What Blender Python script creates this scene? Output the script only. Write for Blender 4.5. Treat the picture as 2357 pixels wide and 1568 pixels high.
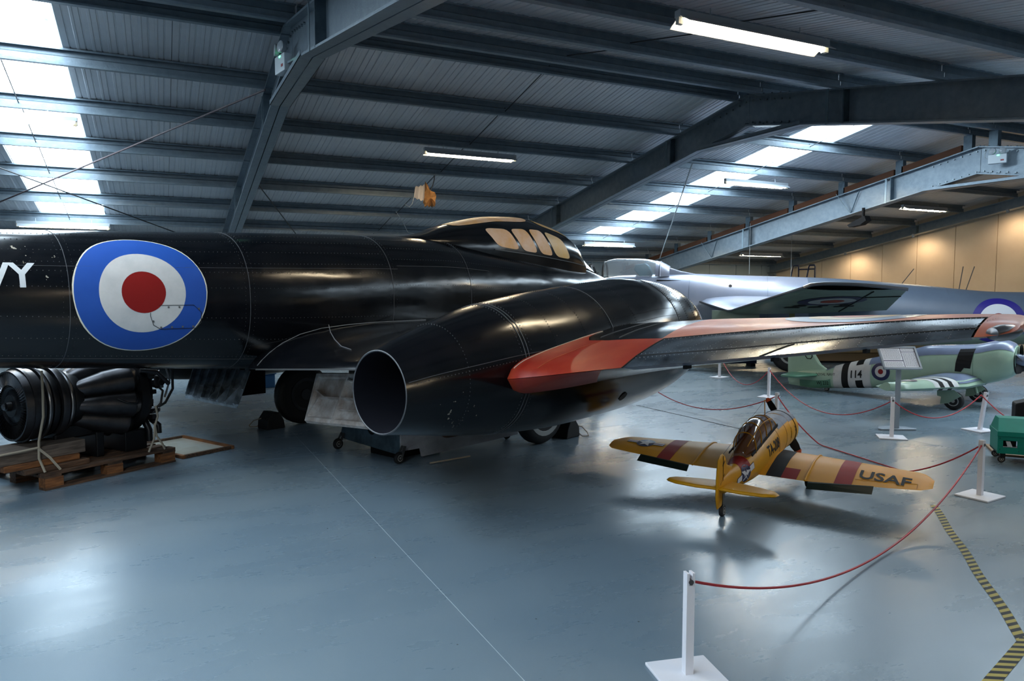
import bpy, bmesh, math, random
import numpy as np
from mathutils import Vector, Matrix
random.seed(7)
R = math.radians
PI = math.pi
for o in list(bpy.data.objects): bpy.data.objects.remove(o)
SC = bpy.context.scene
COL = SC.collection

# ------------------------------------------------------------------ camera
cam = bpy.data.cameras.new('camera'); cam_o = bpy.data.objects.new('camera', cam); COL.objects.link(cam_o)
cam.sensor_width = 36.0; cam.lens = 1680.0/2357.0*36.0
cam_o.location = (0, 0, 1.64)
cam_o.rotation_euler = (R(90-4.085), 0, R(-25.8))
cam.clip_end = 200
SC.camera = cam_o

# ------------------------------------------------------------------ world, exposure
w = bpy.data.worlds.new('world'); SC.world = w; w.use_nodes = True
w.node_tree.nodes['Background'].inputs[0].default_value = (0.55, 0.68, 0.9, 1)
w.node_tree.nodes['Background'].inputs[1].default_value = 0.6
SC.view_settings.view_transform = 'Standard'; SC.view_settings.look = 'None'
SC.view_settings.gamma = 1.0; SC.view_settings.use_curve_mapping = False
SC.view_settings.exposure = 1.9
SKY_STRENGTH = 4.8      # daylight through the translucent roof sheets
TUBE_STRENGTH = 58.0    # fluorescent tubes

def area(name, loc, size, power, color, rot=(0, 0, 0)):
    l = bpy.data.lights.new(name, 'AREA'); l.shape = 'RECTANGLE'; l.size, l.size_y = size
    l.energy = power; l.color = color
    o = bpy.data.objects.new(name, l); o.location = loc; o.rotation_euler = rot; COL.objects.link(o); return o
def spot(name, loc, aim, power, color, ang=70, r=.04):
    l = bpy.data.lights.new(name, 'SPOT'); l.energy = power; l.color = color; l.spot_size = R(ang); l.spot_blend = .7; l.shadow_soft_size = r
    o = bpy.data.objects.new(name, l); o.location = loc; COL.objects.link(o)
    o.rotation_euler = (Vector(aim)-Vector(loc)).to_track_quat('-Z', 'Y').to_euler(); return o

# ------------------------------------------------------------------ node materials
MATS = {}
def mat(name, base, rough=.5, metal=0., noise=None, bump=None, spec=.5, coat=0., emis=None, alpha=1., trans=0., noise_scale=None, rough_noise=None):
    """noise=(colour2, scale, amount): blotches of a second colour; bump=(scale, strength); rough_noise=(scale, lo, hi)"""
    m = bpy.data.materials.new(name); m.use_nodes = True; nt = m.node_tree; N = nt.nodes; L = nt.links
    b = N['Principled BSDF']
    b.inputs['Base Color'].default_value = (*base, 1); b.inputs['Roughness'].default_value = rough
    b.inputs['Metallic'].default_value = metal; b.inputs['Specular IOR Level'].default_value = spec
    b.inputs['Coat Weight'].default_value = coat; b.inputs['Coat Roughness'].default_value = .12
    b.inputs['Alpha'].default_value = alpha; b.inputs['Transmission Weight'].default_value = trans
    tc = N.new('ShaderNodeTexCoord')
    if noise:
        c2, sc, amt = noise
        n = N.new('ShaderNodeTexNoise'); n.inputs['Scale'].default_value = sc; n.inputs['Detail'].default_value = 7; n.inputs['Roughness'].default_value = .62
        L.new(tc.outputs['Object'], n.inputs['Vector'])
        r = N.new('ShaderNodeValToRGB'); r.color_ramp.elements[0].position = .52-.22*amt; r.color_ramp.elements[1].position = .78-.15*amt
        L.new(n.outputs['Fac'], r.inputs['Fac'])
        mx = N.new('ShaderNodeMix'); mx.data_type = 'RGBA'
        mx.inputs[6].default_value = (*base, 1); mx.inputs[7].default_value = (*c2, 1)
        mt = N.new('ShaderNodeMath'); mt.operation = 'MULTIPLY'; mt.inputs[1].default_value = min(1, amt)
        L.new(r.outputs['Color'], mt.inputs[0]); L.new(mt.outputs[0], mx.inputs[0]); L.new(mx.outputs[2], b.inputs['Base Color'])
    if rough_noise:
        sc, lo, hi = rough_noise
        n = N.new('ShaderNodeTexNoise'); n.inputs['Scale'].default_value = sc; n.inputs['Detail'].default_value = 5
        L.new(tc.outputs['Object'], n.inputs['Vector'])
        mr = N.new('ShaderNodeMapRange'); mr.inputs['From Min'].default_value = .3; mr.inputs['From Max'].default_value = .7
        mr.inputs['To Min'].default_value = lo; mr.inputs['To Max'].default_value = hi
        L.new(n.outputs['Fac'], mr.inputs['Value']); L.new(mr.outputs[0], b.inputs['Roughness'])
    if bump:
        n = N.new('ShaderNodeTexNoise'); n.inputs['Scale'].default_value = bump[0]; n.inputs['Detail'].default_value = 3
        L.new(tc.outputs['Object'], n.inputs['Vector'])
        bp = N.new('ShaderNodeBump'); bp.inputs['Strength'].default_value = bump[1]; bp.inputs['Distance'].default_value = .02
        L.new(n.outputs['Fac'], bp.inputs['Height']); L.new(bp.outputs[0], b.inputs['Normal'])
    if emis:
        b.inputs['Emission Color'].default_value = (*emis[0], 1); b.inputs['Emission Strength'].default_value = emis[1]
    MATS[name] = m
    return m

def wood(name, a, b_, scale=6):
    m = bpy.data.materials.new(name); m.use_nodes = True; nt = m.node_tree; N = nt.nodes; L = nt.links; b = N['Principled BSDF']
    tc = N.new('ShaderNodeTexCoord'); mp = N.new('ShaderNodeMapping'); mp.inputs['Scale'].default_value = (1, 9, 9)
    n = N.new('ShaderNodeTexNoise'); n.inputs['Scale'].default_value = scale; n.inputs['Detail'].default_value = 6
    r = N.new('ShaderNodeValToRGB'); r.color_ramp.elements[0].color = (*a, 1); r.color_ramp.elements[1].color = (*b_, 1)
    r.color_ramp.elements[0].position = .35; r.color_ramp.elements[1].position = .65
    L.new(tc.outputs['Object'], mp.inputs['Vector']); L.new(mp.outputs[0], n.inputs['Vector']); L.new(n.outputs['Fac'], r.inputs['Fac'])
    L.new(r.outputs['Color'], b.inputs['Base Color']); b.inputs['Roughness'].default_value = .75
    bp = N.new('ShaderNodeBump'); bp.inputs['Strength'].default_value = .4; bp.inputs['Distance'].default_value = .01
    L.new(n.outputs['Fac'], bp.inputs['Height']); L.new(bp.outputs[0], b.inputs['Normal'])
    return m

def floor_mat():
    m = bpy.data.materials.new('painted_concrete'); m.use_nodes = True; nt = m.node_tree; N = nt.nodes; L = nt.links; b = N['Principled BSDF']
    tc = N.new('ShaderNodeTexCoord')
    def noise(scale, detail=6, rough=.6, vec=None):
        n = N.new('ShaderNodeTexNoise'); n.inputs['Scale'].default_value = scale; n.inputs['Detail'].default_value = detail; n.inputs['Roughness'].default_value = rough
        L.new(vec or tc.outputs['Object'], n.inputs['Vector']); return n
    n1 = noise(.45, 3, .5); r1 = N.new('ShaderNodeValToRGB')
    r1.color_ramp.interpolation = 'EASE'; e = r1.color_ramp.elements; e[0].position = .2; e[0].color = (.115, .170, .225, 1); e[1].position = .72; e[1].color = (.155, .208, .250, 1)
    L.new(n1.outputs['Fac'], r1.inputs['Fac'])
    # scuffs: long pale wipe marks
    mp = N.new('ShaderNodeMapping'); mp.inputs['Scale'].default_value = (.8, 2.1, 1); mp.inputs['Rotation'].default_value = (0, 0, .12); L.new(tc.outputs['Object'], mp.inputs['Vector'])
    n2 = noise(1.1, 9, .62, mp.outputs[0]); r2 = N.new('ShaderNodeMapRange'); r2.inputs['From Min'].default_value = .25; r2.inputs['From Max'].default_value = .95; r2.inputs['To Min'].default_value = 0; r2.inputs['To Max'].default_value = .12
    L.new(n2.outputs['Fac'], r2.inputs['Value'])
    ad = N.new('ShaderNodeMix'); ad.data_type = 'RGBA'; ad.inputs[7].default_value = (.30, .34, .36, 1)
    L.new(r2.outputs[0], ad.inputs[0]); L.new(r1.outputs['Color'], ad.inputs[6])
    # dark specks
    v = N.new('ShaderNodeTexVoronoi'); v.inputs['Scale'].default_value = 5.5; L.new(tc.outputs['Object'], v.inputs['Vector'])
    lt = N.new('ShaderNodeMath'); lt.operation = 'LESS_THAN'; lt.inputs[1].default_value = .028; L.new(v.outputs['Distance'], lt.inputs[0])
    ad2 = N.new('ShaderNodeMix'); ad2.data_type = 'RGBA'; ad2.inputs[7].default_value = (.03, .035, .04, 1)
    L.new(lt.outputs[0], ad2.inputs[0]); L.new(ad.outputs[2], ad2.inputs[6]); L.new(ad2.outputs[2], b.inputs['Base Color'])
    mr = N.new('ShaderNodeMapRange'); mr.inputs['From Min'].default_value = .1; mr.inputs['From Max'].default_value = .9
    mr.inputs['To Min'].default_value = .17; mr.inputs['To Max'].default_value = .40; L.new(n2.outputs['Fac'], mr.inputs['Value']); L.new(mr.outputs[0], b.inputs['Roughness'])
    n4 = noise(1.6, 1, .5); bp = N.new('ShaderNodeBump'); bp.inputs['Strength'].default_value = .06; bp.inputs['Distance'].default_value = .05
    L.new(n4.outputs['Fac'], bp.inputs['Height'])
    n5 = noise(160, 2, .5); bp2 = N.new('ShaderNodeBump'); bp2.inputs['Strength'].default_value = .10; bp2.inputs['Distance'].default_value = .002
    L.new(n5.outputs['Fac'], bp2.inputs['Height']); L.new(bp.outputs[0], bp2.inputs['Normal']); L.new(bp2.outputs[0], b.inputs['Normal'])
    b.inputs['Specular IOR Level'].default_value = .6
    b.inputs['Coat Weight'].default_value = .12; b.inputs['Coat Roughness'].default_value = .25
    return m

def aircraft_black():
    m = bpy.data.materials.new('aircraft_black'); m.use_nodes = True; nt = m.node_tree; N = nt.nodes; L = nt.links; b = N['Principled BSDF']
    tc = N.new('ShaderNodeTexCoord')
    b.inputs['Specular IOR Level'].default_value = .45
    n = N.new('ShaderNodeTexNoise'); n.inputs['Scale'].default_value = 2.2; n.inputs['Detail'].default_value = 8; n.inputs['Roughness'].default_value = .7
    L.new(tc.outputs['Object'], n.inputs['Vector'])
    r = N.new('ShaderNodeValToRGB'); r.color_ramp.elements[0].position = .45; r.color_ramp.elements[0].color = (.0022, .0028, .0042, 1)
    r.color_ramp.elements[1].position = .9; r.color_ramp.elements[1].color = (.0075, .0075, .009, 1); L.new(n.outputs['Fac'], r.inputs['Fac'])
    # paint chips
    v = N.new('ShaderNodeTexNoise'); v.inputs['Scale'].default_value = 26; v.inputs['Detail'].default_value = 4; L.new(tc.outputs['Object'], v.inputs['Vector'])
    v2 = N.new('ShaderNodeTexNoise'); v2.inputs['Scale'].default_value = 1.3; L.new(tc.outputs['Object'], v2.inputs['Vector'])
    mu = N.new('ShaderNodeMath'); mu.operation = 'MULTIPLY'; L.new(v.outputs['Fac'], mu.inputs[0]); L.new(v2.outputs['Fac'], mu.inputs[1])
    gt = N.new('ShaderNodeMath'); gt.operation = 'GREATER_THAN'; gt.inputs[1].default_value = .475; L.new(mu.outputs[0], gt.inputs[0])
    mx = N.new('ShaderNodeMix'); mx.data_type = 'RGBA'; mx.inputs[7].default_value = (.25, .23, .19, 1); L.new(gt.outputs[0], mx.inputs[0]); L.new(r.outputs['Color'], mx.inputs[6])
    L.new(mx.outputs[2], b.inputs['Base Color'])
    mr = N.new('ShaderNodeMapRange'); mr.inputs['From Min'].default_value = .3; mr.inputs['From Max'].default_value = .75; mr.inputs['To Min'].default_value = .13; mr.inputs['To Max'].default_value = .26
    L.new(n.outputs['Fac'], mr.inputs['Value']); L.new(mr.outputs[0], b.inputs['Roughness'])
    mp = N.new('ShaderNodeMapping'); mp.inputs['Scale'].default_value = (1, 1, 2.2); L.new(tc.outputs['Object'], mp.inputs['Vector'])
    n4 = N.new('ShaderNodeTexNoise'); n4.inputs['Scale'].default_value = 2.6; n4.inputs['Detail'].default_value = 2; L.new(mp.outputs[0], n4.inputs['Vector'])
    bp = N.new('ShaderNodeBump'); bp.inputs['Strength'].default_value = .10; bp.inputs['Distance'].default_value = .04; L.new(n4.outputs['Fac'], bp.inputs['Height']); L.new(bp.outputs[0], b.inputs['Normal'])
    return m

def liner_mat():
    m = mat('roof_liner', (.62, .63, .66), .38, .15, ((.52, .53, .57), 3.0, .6), spec=.5)
    return m

def skylight_mat():
    m = bpy.data.materials.new('rooflight_sheet'); m.use_nodes = True; nt = m.node_tree; N = nt.nodes; L = nt.links; b = N['Principled BSDF']
    tc = N.new('ShaderNodeTexCoord')
    v = N.new('ShaderNodeTexVoronoi'); v.inputs['Scale'].default_value = 4.2; L.new(tc.outputs['Object'], v.inputs['Vector'])
    n = N.new('ShaderNodeTexNoise'); n.inputs['Scale'].default_value = 9; L.new(tc.outputs['Object'], n.inputs['Vector'])
    ad = N.new('ShaderNodeMath'); ad.operation = 'MULTIPLY_ADD'; ad.inputs[1].default_value = .45; L.new(n.outputs['Fac'], ad.inputs[0]); L.new(v.outputs['Distance'], ad.inputs[2])
    r = N.new('ShaderNodeValToRGB'); r.color_ramp.elements[0].position = .31; r.color_ramp.elements[0].color = (.04, .055, .07, 1)
    r.color_ramp.elements[1].position = .39; r.color_ramp.elements[1].color = (.70, .87, 1.0, 1); L.new(ad.outputs[0], r.inputs['Fac'])
    L.new(r.outputs['Color'], b.inputs['Emission Color']); b.inputs['Emission Strength'].default_value = SKY_STRENGTH
    b.inputs['Base Color'].default_value = (.6, .65, .7, 1); b.inputs['Roughness'].default_value = .4
    return m

M = {}
M['floor'] = floor_mat()
M['joint'] = mat('joint_filler', (.38, .44, .48), .6)
M['liner'] = liner_mat()
M['sky'] = skylight_mat()
M['galv'] = mat('galvanised_steel', (.215, .265, .305), .38, .35, ((.14, .18, .22), 9, .7), bump=(40, .1))
M['galv_d'] = mat('galvanised_steel_dark', (.10, .14, .17), .42, .5, ((.035, .05, .065), 7, .6))
M['galv_l'] = mat('galvanised_flange', (.20, .26, .30), .35, .6, ((.12, .17, .2), 8, .6))
M['bolt'] = mat('bolt_zinc', (.22, .26, .28), .35, .8)
M['packer'] = mat('timber_packer', (.09, .032, .012), .8)
M['wall'] = mat('wall_blue_grey', (.26, .33, .38), .6)
M['cream'] = mat('cream_wall_panel', (.68, .57, .43), .55, 0, ((.60, .49, .36), 1.3, .7))
M['cream_gap'] = mat('wall_joint', (.10, .08, .06), .8)
M['black'] = aircraft_black()
M['darkmetal'] = mat('dark_exhaust_metal', (.012, .013, .02), .5, .5)
M['bare'] = mat('bare_alloy', (.20, .19, .18), .35, .9, ((.08, .08, .09), 12, .6))
M['red_p'] = mat('red_orange_paint', (.245, .011, .0035), .40, 0, ((.36, .052, .018), 3.2, .6), spec=.4, bump=(9, .05))
M['orange'] = mat('faded_orange_paint', (.42, .085, .030), .42, 0, ((.50, .18, .10), 4.5, .8), coat=.08, bump=(7, .05))
M['aileron'] = mat('aileron_skin', (.022, .030, .040), .22, .5, ((.16, .21, .27), 5, .8), bump=(6, .12))
M['seam'] = mat('panel_seam', (.085, .09, .10), .5, .3)
M['seam_d'] = mat('dark_seam', (.004, .004, .005), .6)
M['rivet'] = mat('rivet', (.11, .115, .12), .4, .4)
M['rivet_l'] = mat('rivet_light', (.28, .29, .31), .4, .4)
M['rivet_d'] = mat('rivet_dark', (.012, .012, .013), .5)
M['blue_r'] = mat('roundel_blue', (.010, .060, .30), .5, noise=((.014, .08, .36), 5, .4), spec=.35)
M['white_r'] = mat('roundel_white', (.50, .50, .50), .5, noise=((.36, .37, .38), 6, .6), spec=.35)
M['red_r'] = mat('roundel_red', (.19, .004, .004), .5, spec=.3)
M['pale_rim'] = mat('roundel_chipped_edge', (.62, .58, .48), .6)
M['navy_r'] = mat('roundel_navy', (.020, .012, .20), .4)
M['navy_d'] = mat('roundel_dark_navy', (.008, .008, .055), .4)
M['letter'] = mat('pale_lettering', (.42, .45, .48), .5)
M['pane'] = mat('frosted_canopy_pane', (.76, .55, .42), .5, 0, ((.66, .34, .07), 4.2, .8))
M['pane_y'] = mat('yellow_canopy_pane', (.64, .38, .09), .45, 0, ((.60, .50, .36), 3, .7))
M['tyre'] = mat('tyre_rubber', (.006, .006, .007), .65)
M['hub'] = mat('wheel_hub', (.34, .34, .33), .5)
M['flapm'] = mat('flap_inner_skin', (.74, .72, .71), .55, .1, ((.34, .27, .23), 7, .9))
M['flapb'] = mat('flap_inner_skin_blue', (.46, .56, .66), .5, .1, ((.10, .13, .16), 6, .9))
M['trol_b'] = mat('trolley_blue_grey', (.09, .15, .20), .45, .2, ((.015, .03, .04), 7, .7))
M['trol_w'] = mat('trolley_pale_panel', (.42, .42, .45), .55, 0, ((.26, .25, .27), 6, .7))
M['rust'] = mat('rusty_recess', (.22, .11, .07), .8, 0, ((.05, .035, .03), 8, .9))
M['yellow'] = mat('trainer_yellow', (.62, .29, .006), .45, 0, ((.55, .24, .005), 4, .5), spec=.28)
M['red_b'] = mat('band_red', (.25, .010, .006), .55, spec=.18)
M['blk'] = mat('matt_black', (.006, .006, .007), .6, spec=.2)
M['flap_g'] = mat('flap_dark_green', (.006, .018, .014), .55)
M['white_p'] = mat('white_marking', (.66, .66, .70), .45)
M['grey_p'] = mat('cowl_grey', (.11, .125, .17), .5, .1, spec=.3)
M['amber'] = mat('smoked_amber_perspex', (.10, .028, .010), .12, 0, ((.05, .02, .012), 3, .5), coat=.8, alpha=.72)
M['seafury'] = mat('pale_green_paint', (.29, .41, .31), .42, 0, ((.22, .33, .26), 2.5, .6), coat=.2)
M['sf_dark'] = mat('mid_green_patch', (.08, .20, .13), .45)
M['sf_grey'] = mat('extra_dark_sea_grey', (.13, .16, .24), .3, 0, ((.09, .11, .17), 4, .5), coat=.3)
M['silver'] = mat('pale_grey_jet_paint', (.22, .25, .33), .34, .2, ((.17, .20, .27), 2.0, .6), coat=.3)
M['jetgrey'] = mat('slate_grey_jet_paint', (.10, .13, .18), .42, .1, ((.08, .105, .15), 2.0, .6))
M['under'] = mat('duck_green_underside', (.17, .22, .17), .4, 0, ((.11, .15, .12), 2.5, .6))
M['perspex'] = mat('clear_perspex', (.62, .70, .76), .06, 0, alpha=.26, coat=1.)
M['seat'] = mat('blue_seat', (.03, .13, .20), .6)
M['post'] = mat('white_post_paint', (.72, .72, .78), .5)
M['rope'] = mat('red_rope', (.42, .008, .016), .5)
M['rope_eye'] = mat('steel_eye', (.15, .14, .14), .3, .9)
M['teal'] = mat('teal_cart_paint', (.0, .20, .15), .5, 0, ((.0, .15, .11), 5, .5), spec=.25)
M['steel'] = mat('brushed_post_steel', (.30, .34, .39), .4, .5)
M['paper'] = mat('info_sheet', (.80, .80, .86), .6)
M['print'] = mat('printed_text', (.16, .16, .2), .7)
M['frame_a'] = mat('aluminium_frame', (.60, .62, .64), .3, .7)
M['light_body'] = mat('light_fitting_white', (.34, .37, .40), .45)
M['tube'] = mat('lit_tube', (1, 1, 1), .5, emis=((1.0, .80, .52), TUBE_STRENGTH))
M['tube_y'] = mat('tube_end_cap', (.5, .5, .45), .4)
M['lampwhite'] = mat('white_plastic', (.55, .60, .64), .4)
M['led'] = mat('green_led', (0, .3, .1), .4, emis=((.05, 1, .3), 4))
M['redlabel'] = mat('red_label', (.25, .01, .01), .5)
M['wood'] = wood('dark_pallet_wood', (.030, .016, .009), (.13, .065, .035))
M['wood_o'] = wood('orange_timber', (.10, .035, .010), (.26, .10, .03))
M['wood_b'] = wood('weathered_timber', (.06, .045, .036), (.16, .12, .095))
M['strap'] = mat('cream_webbing', (.36, .31, .24), .8)
M['eng'] = mat('engine_casing', (.060, .058, .064), .35, .75, ((.02, .02, .022), 7, .7))
M['eng_d'] = mat('engine_black', (.008, .008, .010), .4, .4)
M['eng_s'] = mat('engine_steel', (.16, .16, .17), .3, .9)
M['mirror'] = mat('pale_mirror_sheet', (.78, .77, .68), .12, .35, ((.30, .22, .08), 1.6, .5))  # pale base colour stands in for bright light reflected by the mirror
M['rag'] = mat('ochre_cloth', (.42, .21, .07), .85, 0, ((.24, .11, .035), 14, .8))
M['rag_l'] = mat('pale_net', (.36, .33, .32), .85)
M['cable'] = mat('dark_cable', (.02, .022, .025), .6)
M['wire'] = mat('pale_wire', (.32, .35, .37), .5)
M['rail'] = mat('navy_rail', (.012, .02, .06), .45)
M['crate_b'] = mat('blue_crate', (.02, .10, .25), .5)
M['red_c'] = mat('crate_red', (.22, .02, .015), .5)
M['beige'] = mat('beige_hull', (.50, .33, .17), .55)
M['brown'] = mat('brown_side', (.20, .11, .04), .6)
M['khaki'] = mat('khaki_leg', (.16, .14, .05), .6)
M['tip_o'] = mat('blade_tip_orange', (.62, .09, .02), .5)
M['brace'] = mat('reddish_brace', (.10, .075, .085), .6)

def tape_mat():
    m = bpy.data.materials.new('hazard_tape_print'); m.use_nodes = True; nt = m.node_tree; N = nt.nodes; L = nt.links; b = N['Principled BSDF']
    uv = N.new('ShaderNodeUVMap'); uv.uv_map = 'UVMap'; sp = N.new('ShaderNodeSeparateXYZ'); L.new(uv.outputs[0], sp.inputs[0])
    ad = N.new('ShaderNodeMath'); ad.operation = 'ADD'; L.new(sp.outputs[0], ad.inputs[0]); m9 = N.new('ShaderNodeMath'); m9.operation = 'MULTIPLY'; m9.inputs[1].default_value = .9; L.new(sp.outputs[1], m9.inputs[0]); L.new(m9.outputs[0], ad.inputs[1])
    mo = N.new('ShaderNodeMath'); mo.operation = 'MULTIPLY'; mo.inputs[1].default_value = 1/.066; L.new(ad.outputs[0], mo.inputs[0])
    fr = N.new('ShaderNodeMath'); fr.operation = 'FRACT'; L.new(mo.outputs[0], fr.inputs[0])
    gt = N.new('ShaderNodeMath'); gt.operation = 'GREATER_THAN'; gt.inputs[1].default_value = .5; L.new(fr.outputs[0], gt.inputs[0])
    mx = N.new('ShaderNodeMix'); mx.data_type = 'RGBA'; mx.inputs[6].default_value = (.008, .009, .012, 1); mx.inputs[7].default_value = (.46, .37, .09, 1)
    L.new(gt.outputs[0], mx.inputs[0])
    n = N.new('ShaderNodeTexNoise'); n.inputs['Scale'].default_value = 22; n.inputs['Detail'].default_value = 6; L.new(uv.outputs[0], n.inputs['Vector'])
    g2 = N.new('ShaderNodeMath'); g2.operation = 'GREATER_THAN'; g2.inputs[1].default_value = .68; L.new(n.outputs['Fac'], g2.inputs[0])
    m2 = N.new('ShaderNodeMix'); m2.data_type = 'RGBA'; m2.inputs[7].default_value = (.30, .34, .36, 1); L.new(g2.outputs[0], m2.inputs[0]); L.new(mx.outputs[2], m2.inputs[6])
    L.new(m2.outputs[2], b.inputs['Base Color']); b.inputs['Roughness'].default_value = .55; b.inputs['Specular IOR Level'].default_value = .25
    return m
M['tape'] = tape_mat()

# ------------------------------------------------------------------ mesh helpers
class B:
    """mesh builder"""
    def __init__(s): s.v = []; s.f = []; s.uv = None
    def add(s, vs, fs):
        n = len(s.v); s.v += [tuple(map(float, p)) for p in vs]; s.f += [tuple(i+n for i in f) for f in fs]; return s
    def box(s, lo, hi, rot=None, c=None):
        x0, y0, z0 = lo; x1, y1, z1 = hi
        vs = [(x, y, z) for z in (z0, z1) for y in (y0, y1) for x in (x0, x1)]
        if rot is not None:
            cc = Vector(c or ((x0+x1)/2, (y0+y1)/2, (z0+z1)/2)); vs = [tuple(rot @ (Vector(p)-cc)+cc) for p in vs]
        return s.add(vs, [(0, 2, 3, 1), (4, 5, 7, 6), (0, 1, 5, 4), (2, 6, 7, 3), (0, 4, 6, 2), (1, 3, 7, 5)])
    def beam(s, a, b, w, h, up=(0, 0, 1)):
        """box of width w and height h running from a to b"""
        a = Vector(a); b = Vector(b); d = (b-a).normalized(); sd = d.cross(Vector(up)).normalized(); u = sd.cross(d).normalized()
        vs = [p+sd*(i*w/2)+u*(j*h/2) for p in (a, b) for i, j in ((-1, -1), (1, -1), (1, 1), (-1, 1))]
        return s.add(vs, [(0, 1, 2, 3), (7, 6, 5, 4), (0, 4, 5, 1), (1, 5, 6, 2), (2, 6, 7, 3), (3, 7, 4, 0)])
    def rings(s, rs, close=True, cap0=False, cap1=False):
        n = len(rs[0]); base = len(s.v)
        for r in rs: s.v += [tuple(map(float, p)) for p in r]
        m = n if close else n-1
        for i in range(len(rs)-1):
            for j in range(m):
                a = base+i*n+j; b = base+i*n+(j+1) % n
                s.f.append((a, b, b+n, a+n))
        if cap0: s.f.append(tuple(base+j for j in reversed(range(n))))
        if cap1: s.f.append(tuple(base+(len(rs)-1)*n+j for j in range(n)))
        return s
    def tube(s, pts, r, n=6, caps=True):
        pts = [Vector(p) for p in pts]; rs = []; prev = None
        for i, p in enumerate(pts):
            d = (pts[min(i+1, len(pts)-1)]-pts[max(i-1, 0)]).normalized()
            if prev is None: u = d.orthogonal().normalized()
            else: u = (prev-d*prev.dot(d)).normalized()
            prev = u; v = d.cross(u); rr = r[i] if hasattr(r, '__len__') else r
            rs.append([p+(u*math.cos(2*PI*k/n)+v*math.sin(2*PI*k/n))*rr for k in range(n)])
        return s.rings(rs, True, caps, caps)
    def cyl(s, a, b, r, n=16, r2=None): return s.tube([a, b], [r, r if r2 is None else r2], n)
    def lathe(s, prof, o, axis, n=24, ref=(0, 0, 1), caps=True):
        """prof = [(along, radius)] about axis through o"""
        o = Vector(o); ax = Vector(axis).normalized(); u = ax.cross(Vector(ref)).normalized(); v = ax.cross(u)
        return s.rings([[o+ax*a+(u*math.cos(2*PI*k/n)+v*math.sin(2*PI*k/n))*max(r, 1e-4) for k in range(n)] for a, r in prof], True, caps, caps)
    def prism(s, poly, f0, f1):
        """poly of 2-D points, f0/f1 map to the two faces"""
        n = len(poly); return s.add([f0(*p) for p in poly]+[f1(*p) for p in poly], [tuple(range(n))[::-1], tuple(range(n, 2*n))]+[(i, (i+1) % n, (i+1) % n+n, i+n) for i in range(n)])
    def grid(s, fn, us, vs):
        base = len(s.v); nv = len(vs)
        for u in us:
            for v in vs: s.v.append(tuple(map(float, fn(u, v))))
        for i in range(len(us)-1):
            for j in range(nv-1):
                a = base+i*nv+j; s.f.append((a, a+1, a+1+nv, a+nv))
        return s

def mesh_from(b, name, m, smooth=False, angle=40):
    me = bpy.data.meshes.new(name); me.from_pydata(b.v, [], b.f); me.validate(); me.update()
    bm = bmesh.new(); bm.from_mesh(me); bmesh.ops.recalc_face_normals(bm, faces=bm.faces); bm.to_mesh(me); bm.free()
    me.materials.append(m)
    if smooth:
        me.polygons.foreach_set('use_smooth', [True]*len(me.polygons)); me.set_sharp_from_angle(angle=R(angle))
    return me
def obj(name, b, m, parent=None, smooth=False, label=None, kind=None, angle=40, bevel=0):
    me = mesh_from(b, name, m, smooth, angle) if isinstance(b, B) else b
    o = bpy.data.objects.new(name, me); COL.objects.link(o)
    if parent is not None: o.parent = parent
    if label: o['label'] = label
    if kind: o['kind'] = kind
    if bevel:
        md = o.modifiers.new('bevel', 'BEVEL'); md.width = bevel; md.segments = 2; md.limit_method = 'ANGLE'
    return o
def thing(name, label, cat, loc=(0, 0, 0), rotz=0, group=None):
    o = bpy.data.objects.new(name, None); COL.objects.link(o); o.empty_display_size = .1
    o.location = loc; o.rotation_euler = (0, 0, rotz); o['label'] = label; o['category'] = cat
    if group: o['group'] = group
    return o
def tag(o, label, cat, group=None):
    o['label'] = label; o['category'] = cat
    if group: o['group'] = group
    return o
def empty(name, parent=None, kind=None):
    o = bpy.data.objects.new(name, None); COL.objects.link(o); o.empty_display_size = .1
    if parent is not None: o.parent = parent
    if kind: o['kind'] = kind
    return o
def dup(root, loc=None, rotz=None, label=None, group=None):
    r = root.copy(); COL.objects.link(r)
    if loc is not None: r.location = loc
    if rotz is not None: r.rotation_euler = (0, 0, rotz)
    if label: r['label'] = label
    if group: r['group'] = group
    for ch in list(root.children):
        c = ch.copy(); COL.objects.link(c); c.parent = r
        for g in ch.children: d = g.copy(); COL.objects.link(d); d.parent = c
    return r

def cr(xs, ys):
    """smooth interpolator through points (monotone cubic)"""
    xs = np.array(xs, float); ys = np.array(ys, float); d = np.diff(ys)/np.diff(xs); m = np.empty(len(xs))
    m[0] = d[0]; m[-1] = d[-1]
    for i in range(1, len(xs)-1): m[i] = 0 if d[i-1]*d[i] <= 0 else 2*d[i-1]*d[i]/(d[i-1]+d[i])
    def f(x):
        x = min(max(x, xs[0]), xs[-1]); i = min(int(np.searchsorted(xs, x, 'right'))-1, len(xs)-2); h = xs[i+1]-xs[i]; t = (x-xs[i])/h
        return float((2*t**3-3*t**2+1)*ys[i]+(t**3-2*t**2+t)*h*m[i]+(-2*t**3+3*t**2)*ys[i+1]+(t**3-t**2)*h*m[i+1])
    return f
def lin(xs, ys): return lambda x: float(np.interp(x, xs, ys))
def frange(a, b, n): return [a+(b-a)*i/(n-1) for i in range(n)]
def az2rot(az): return R(90-az)

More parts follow.
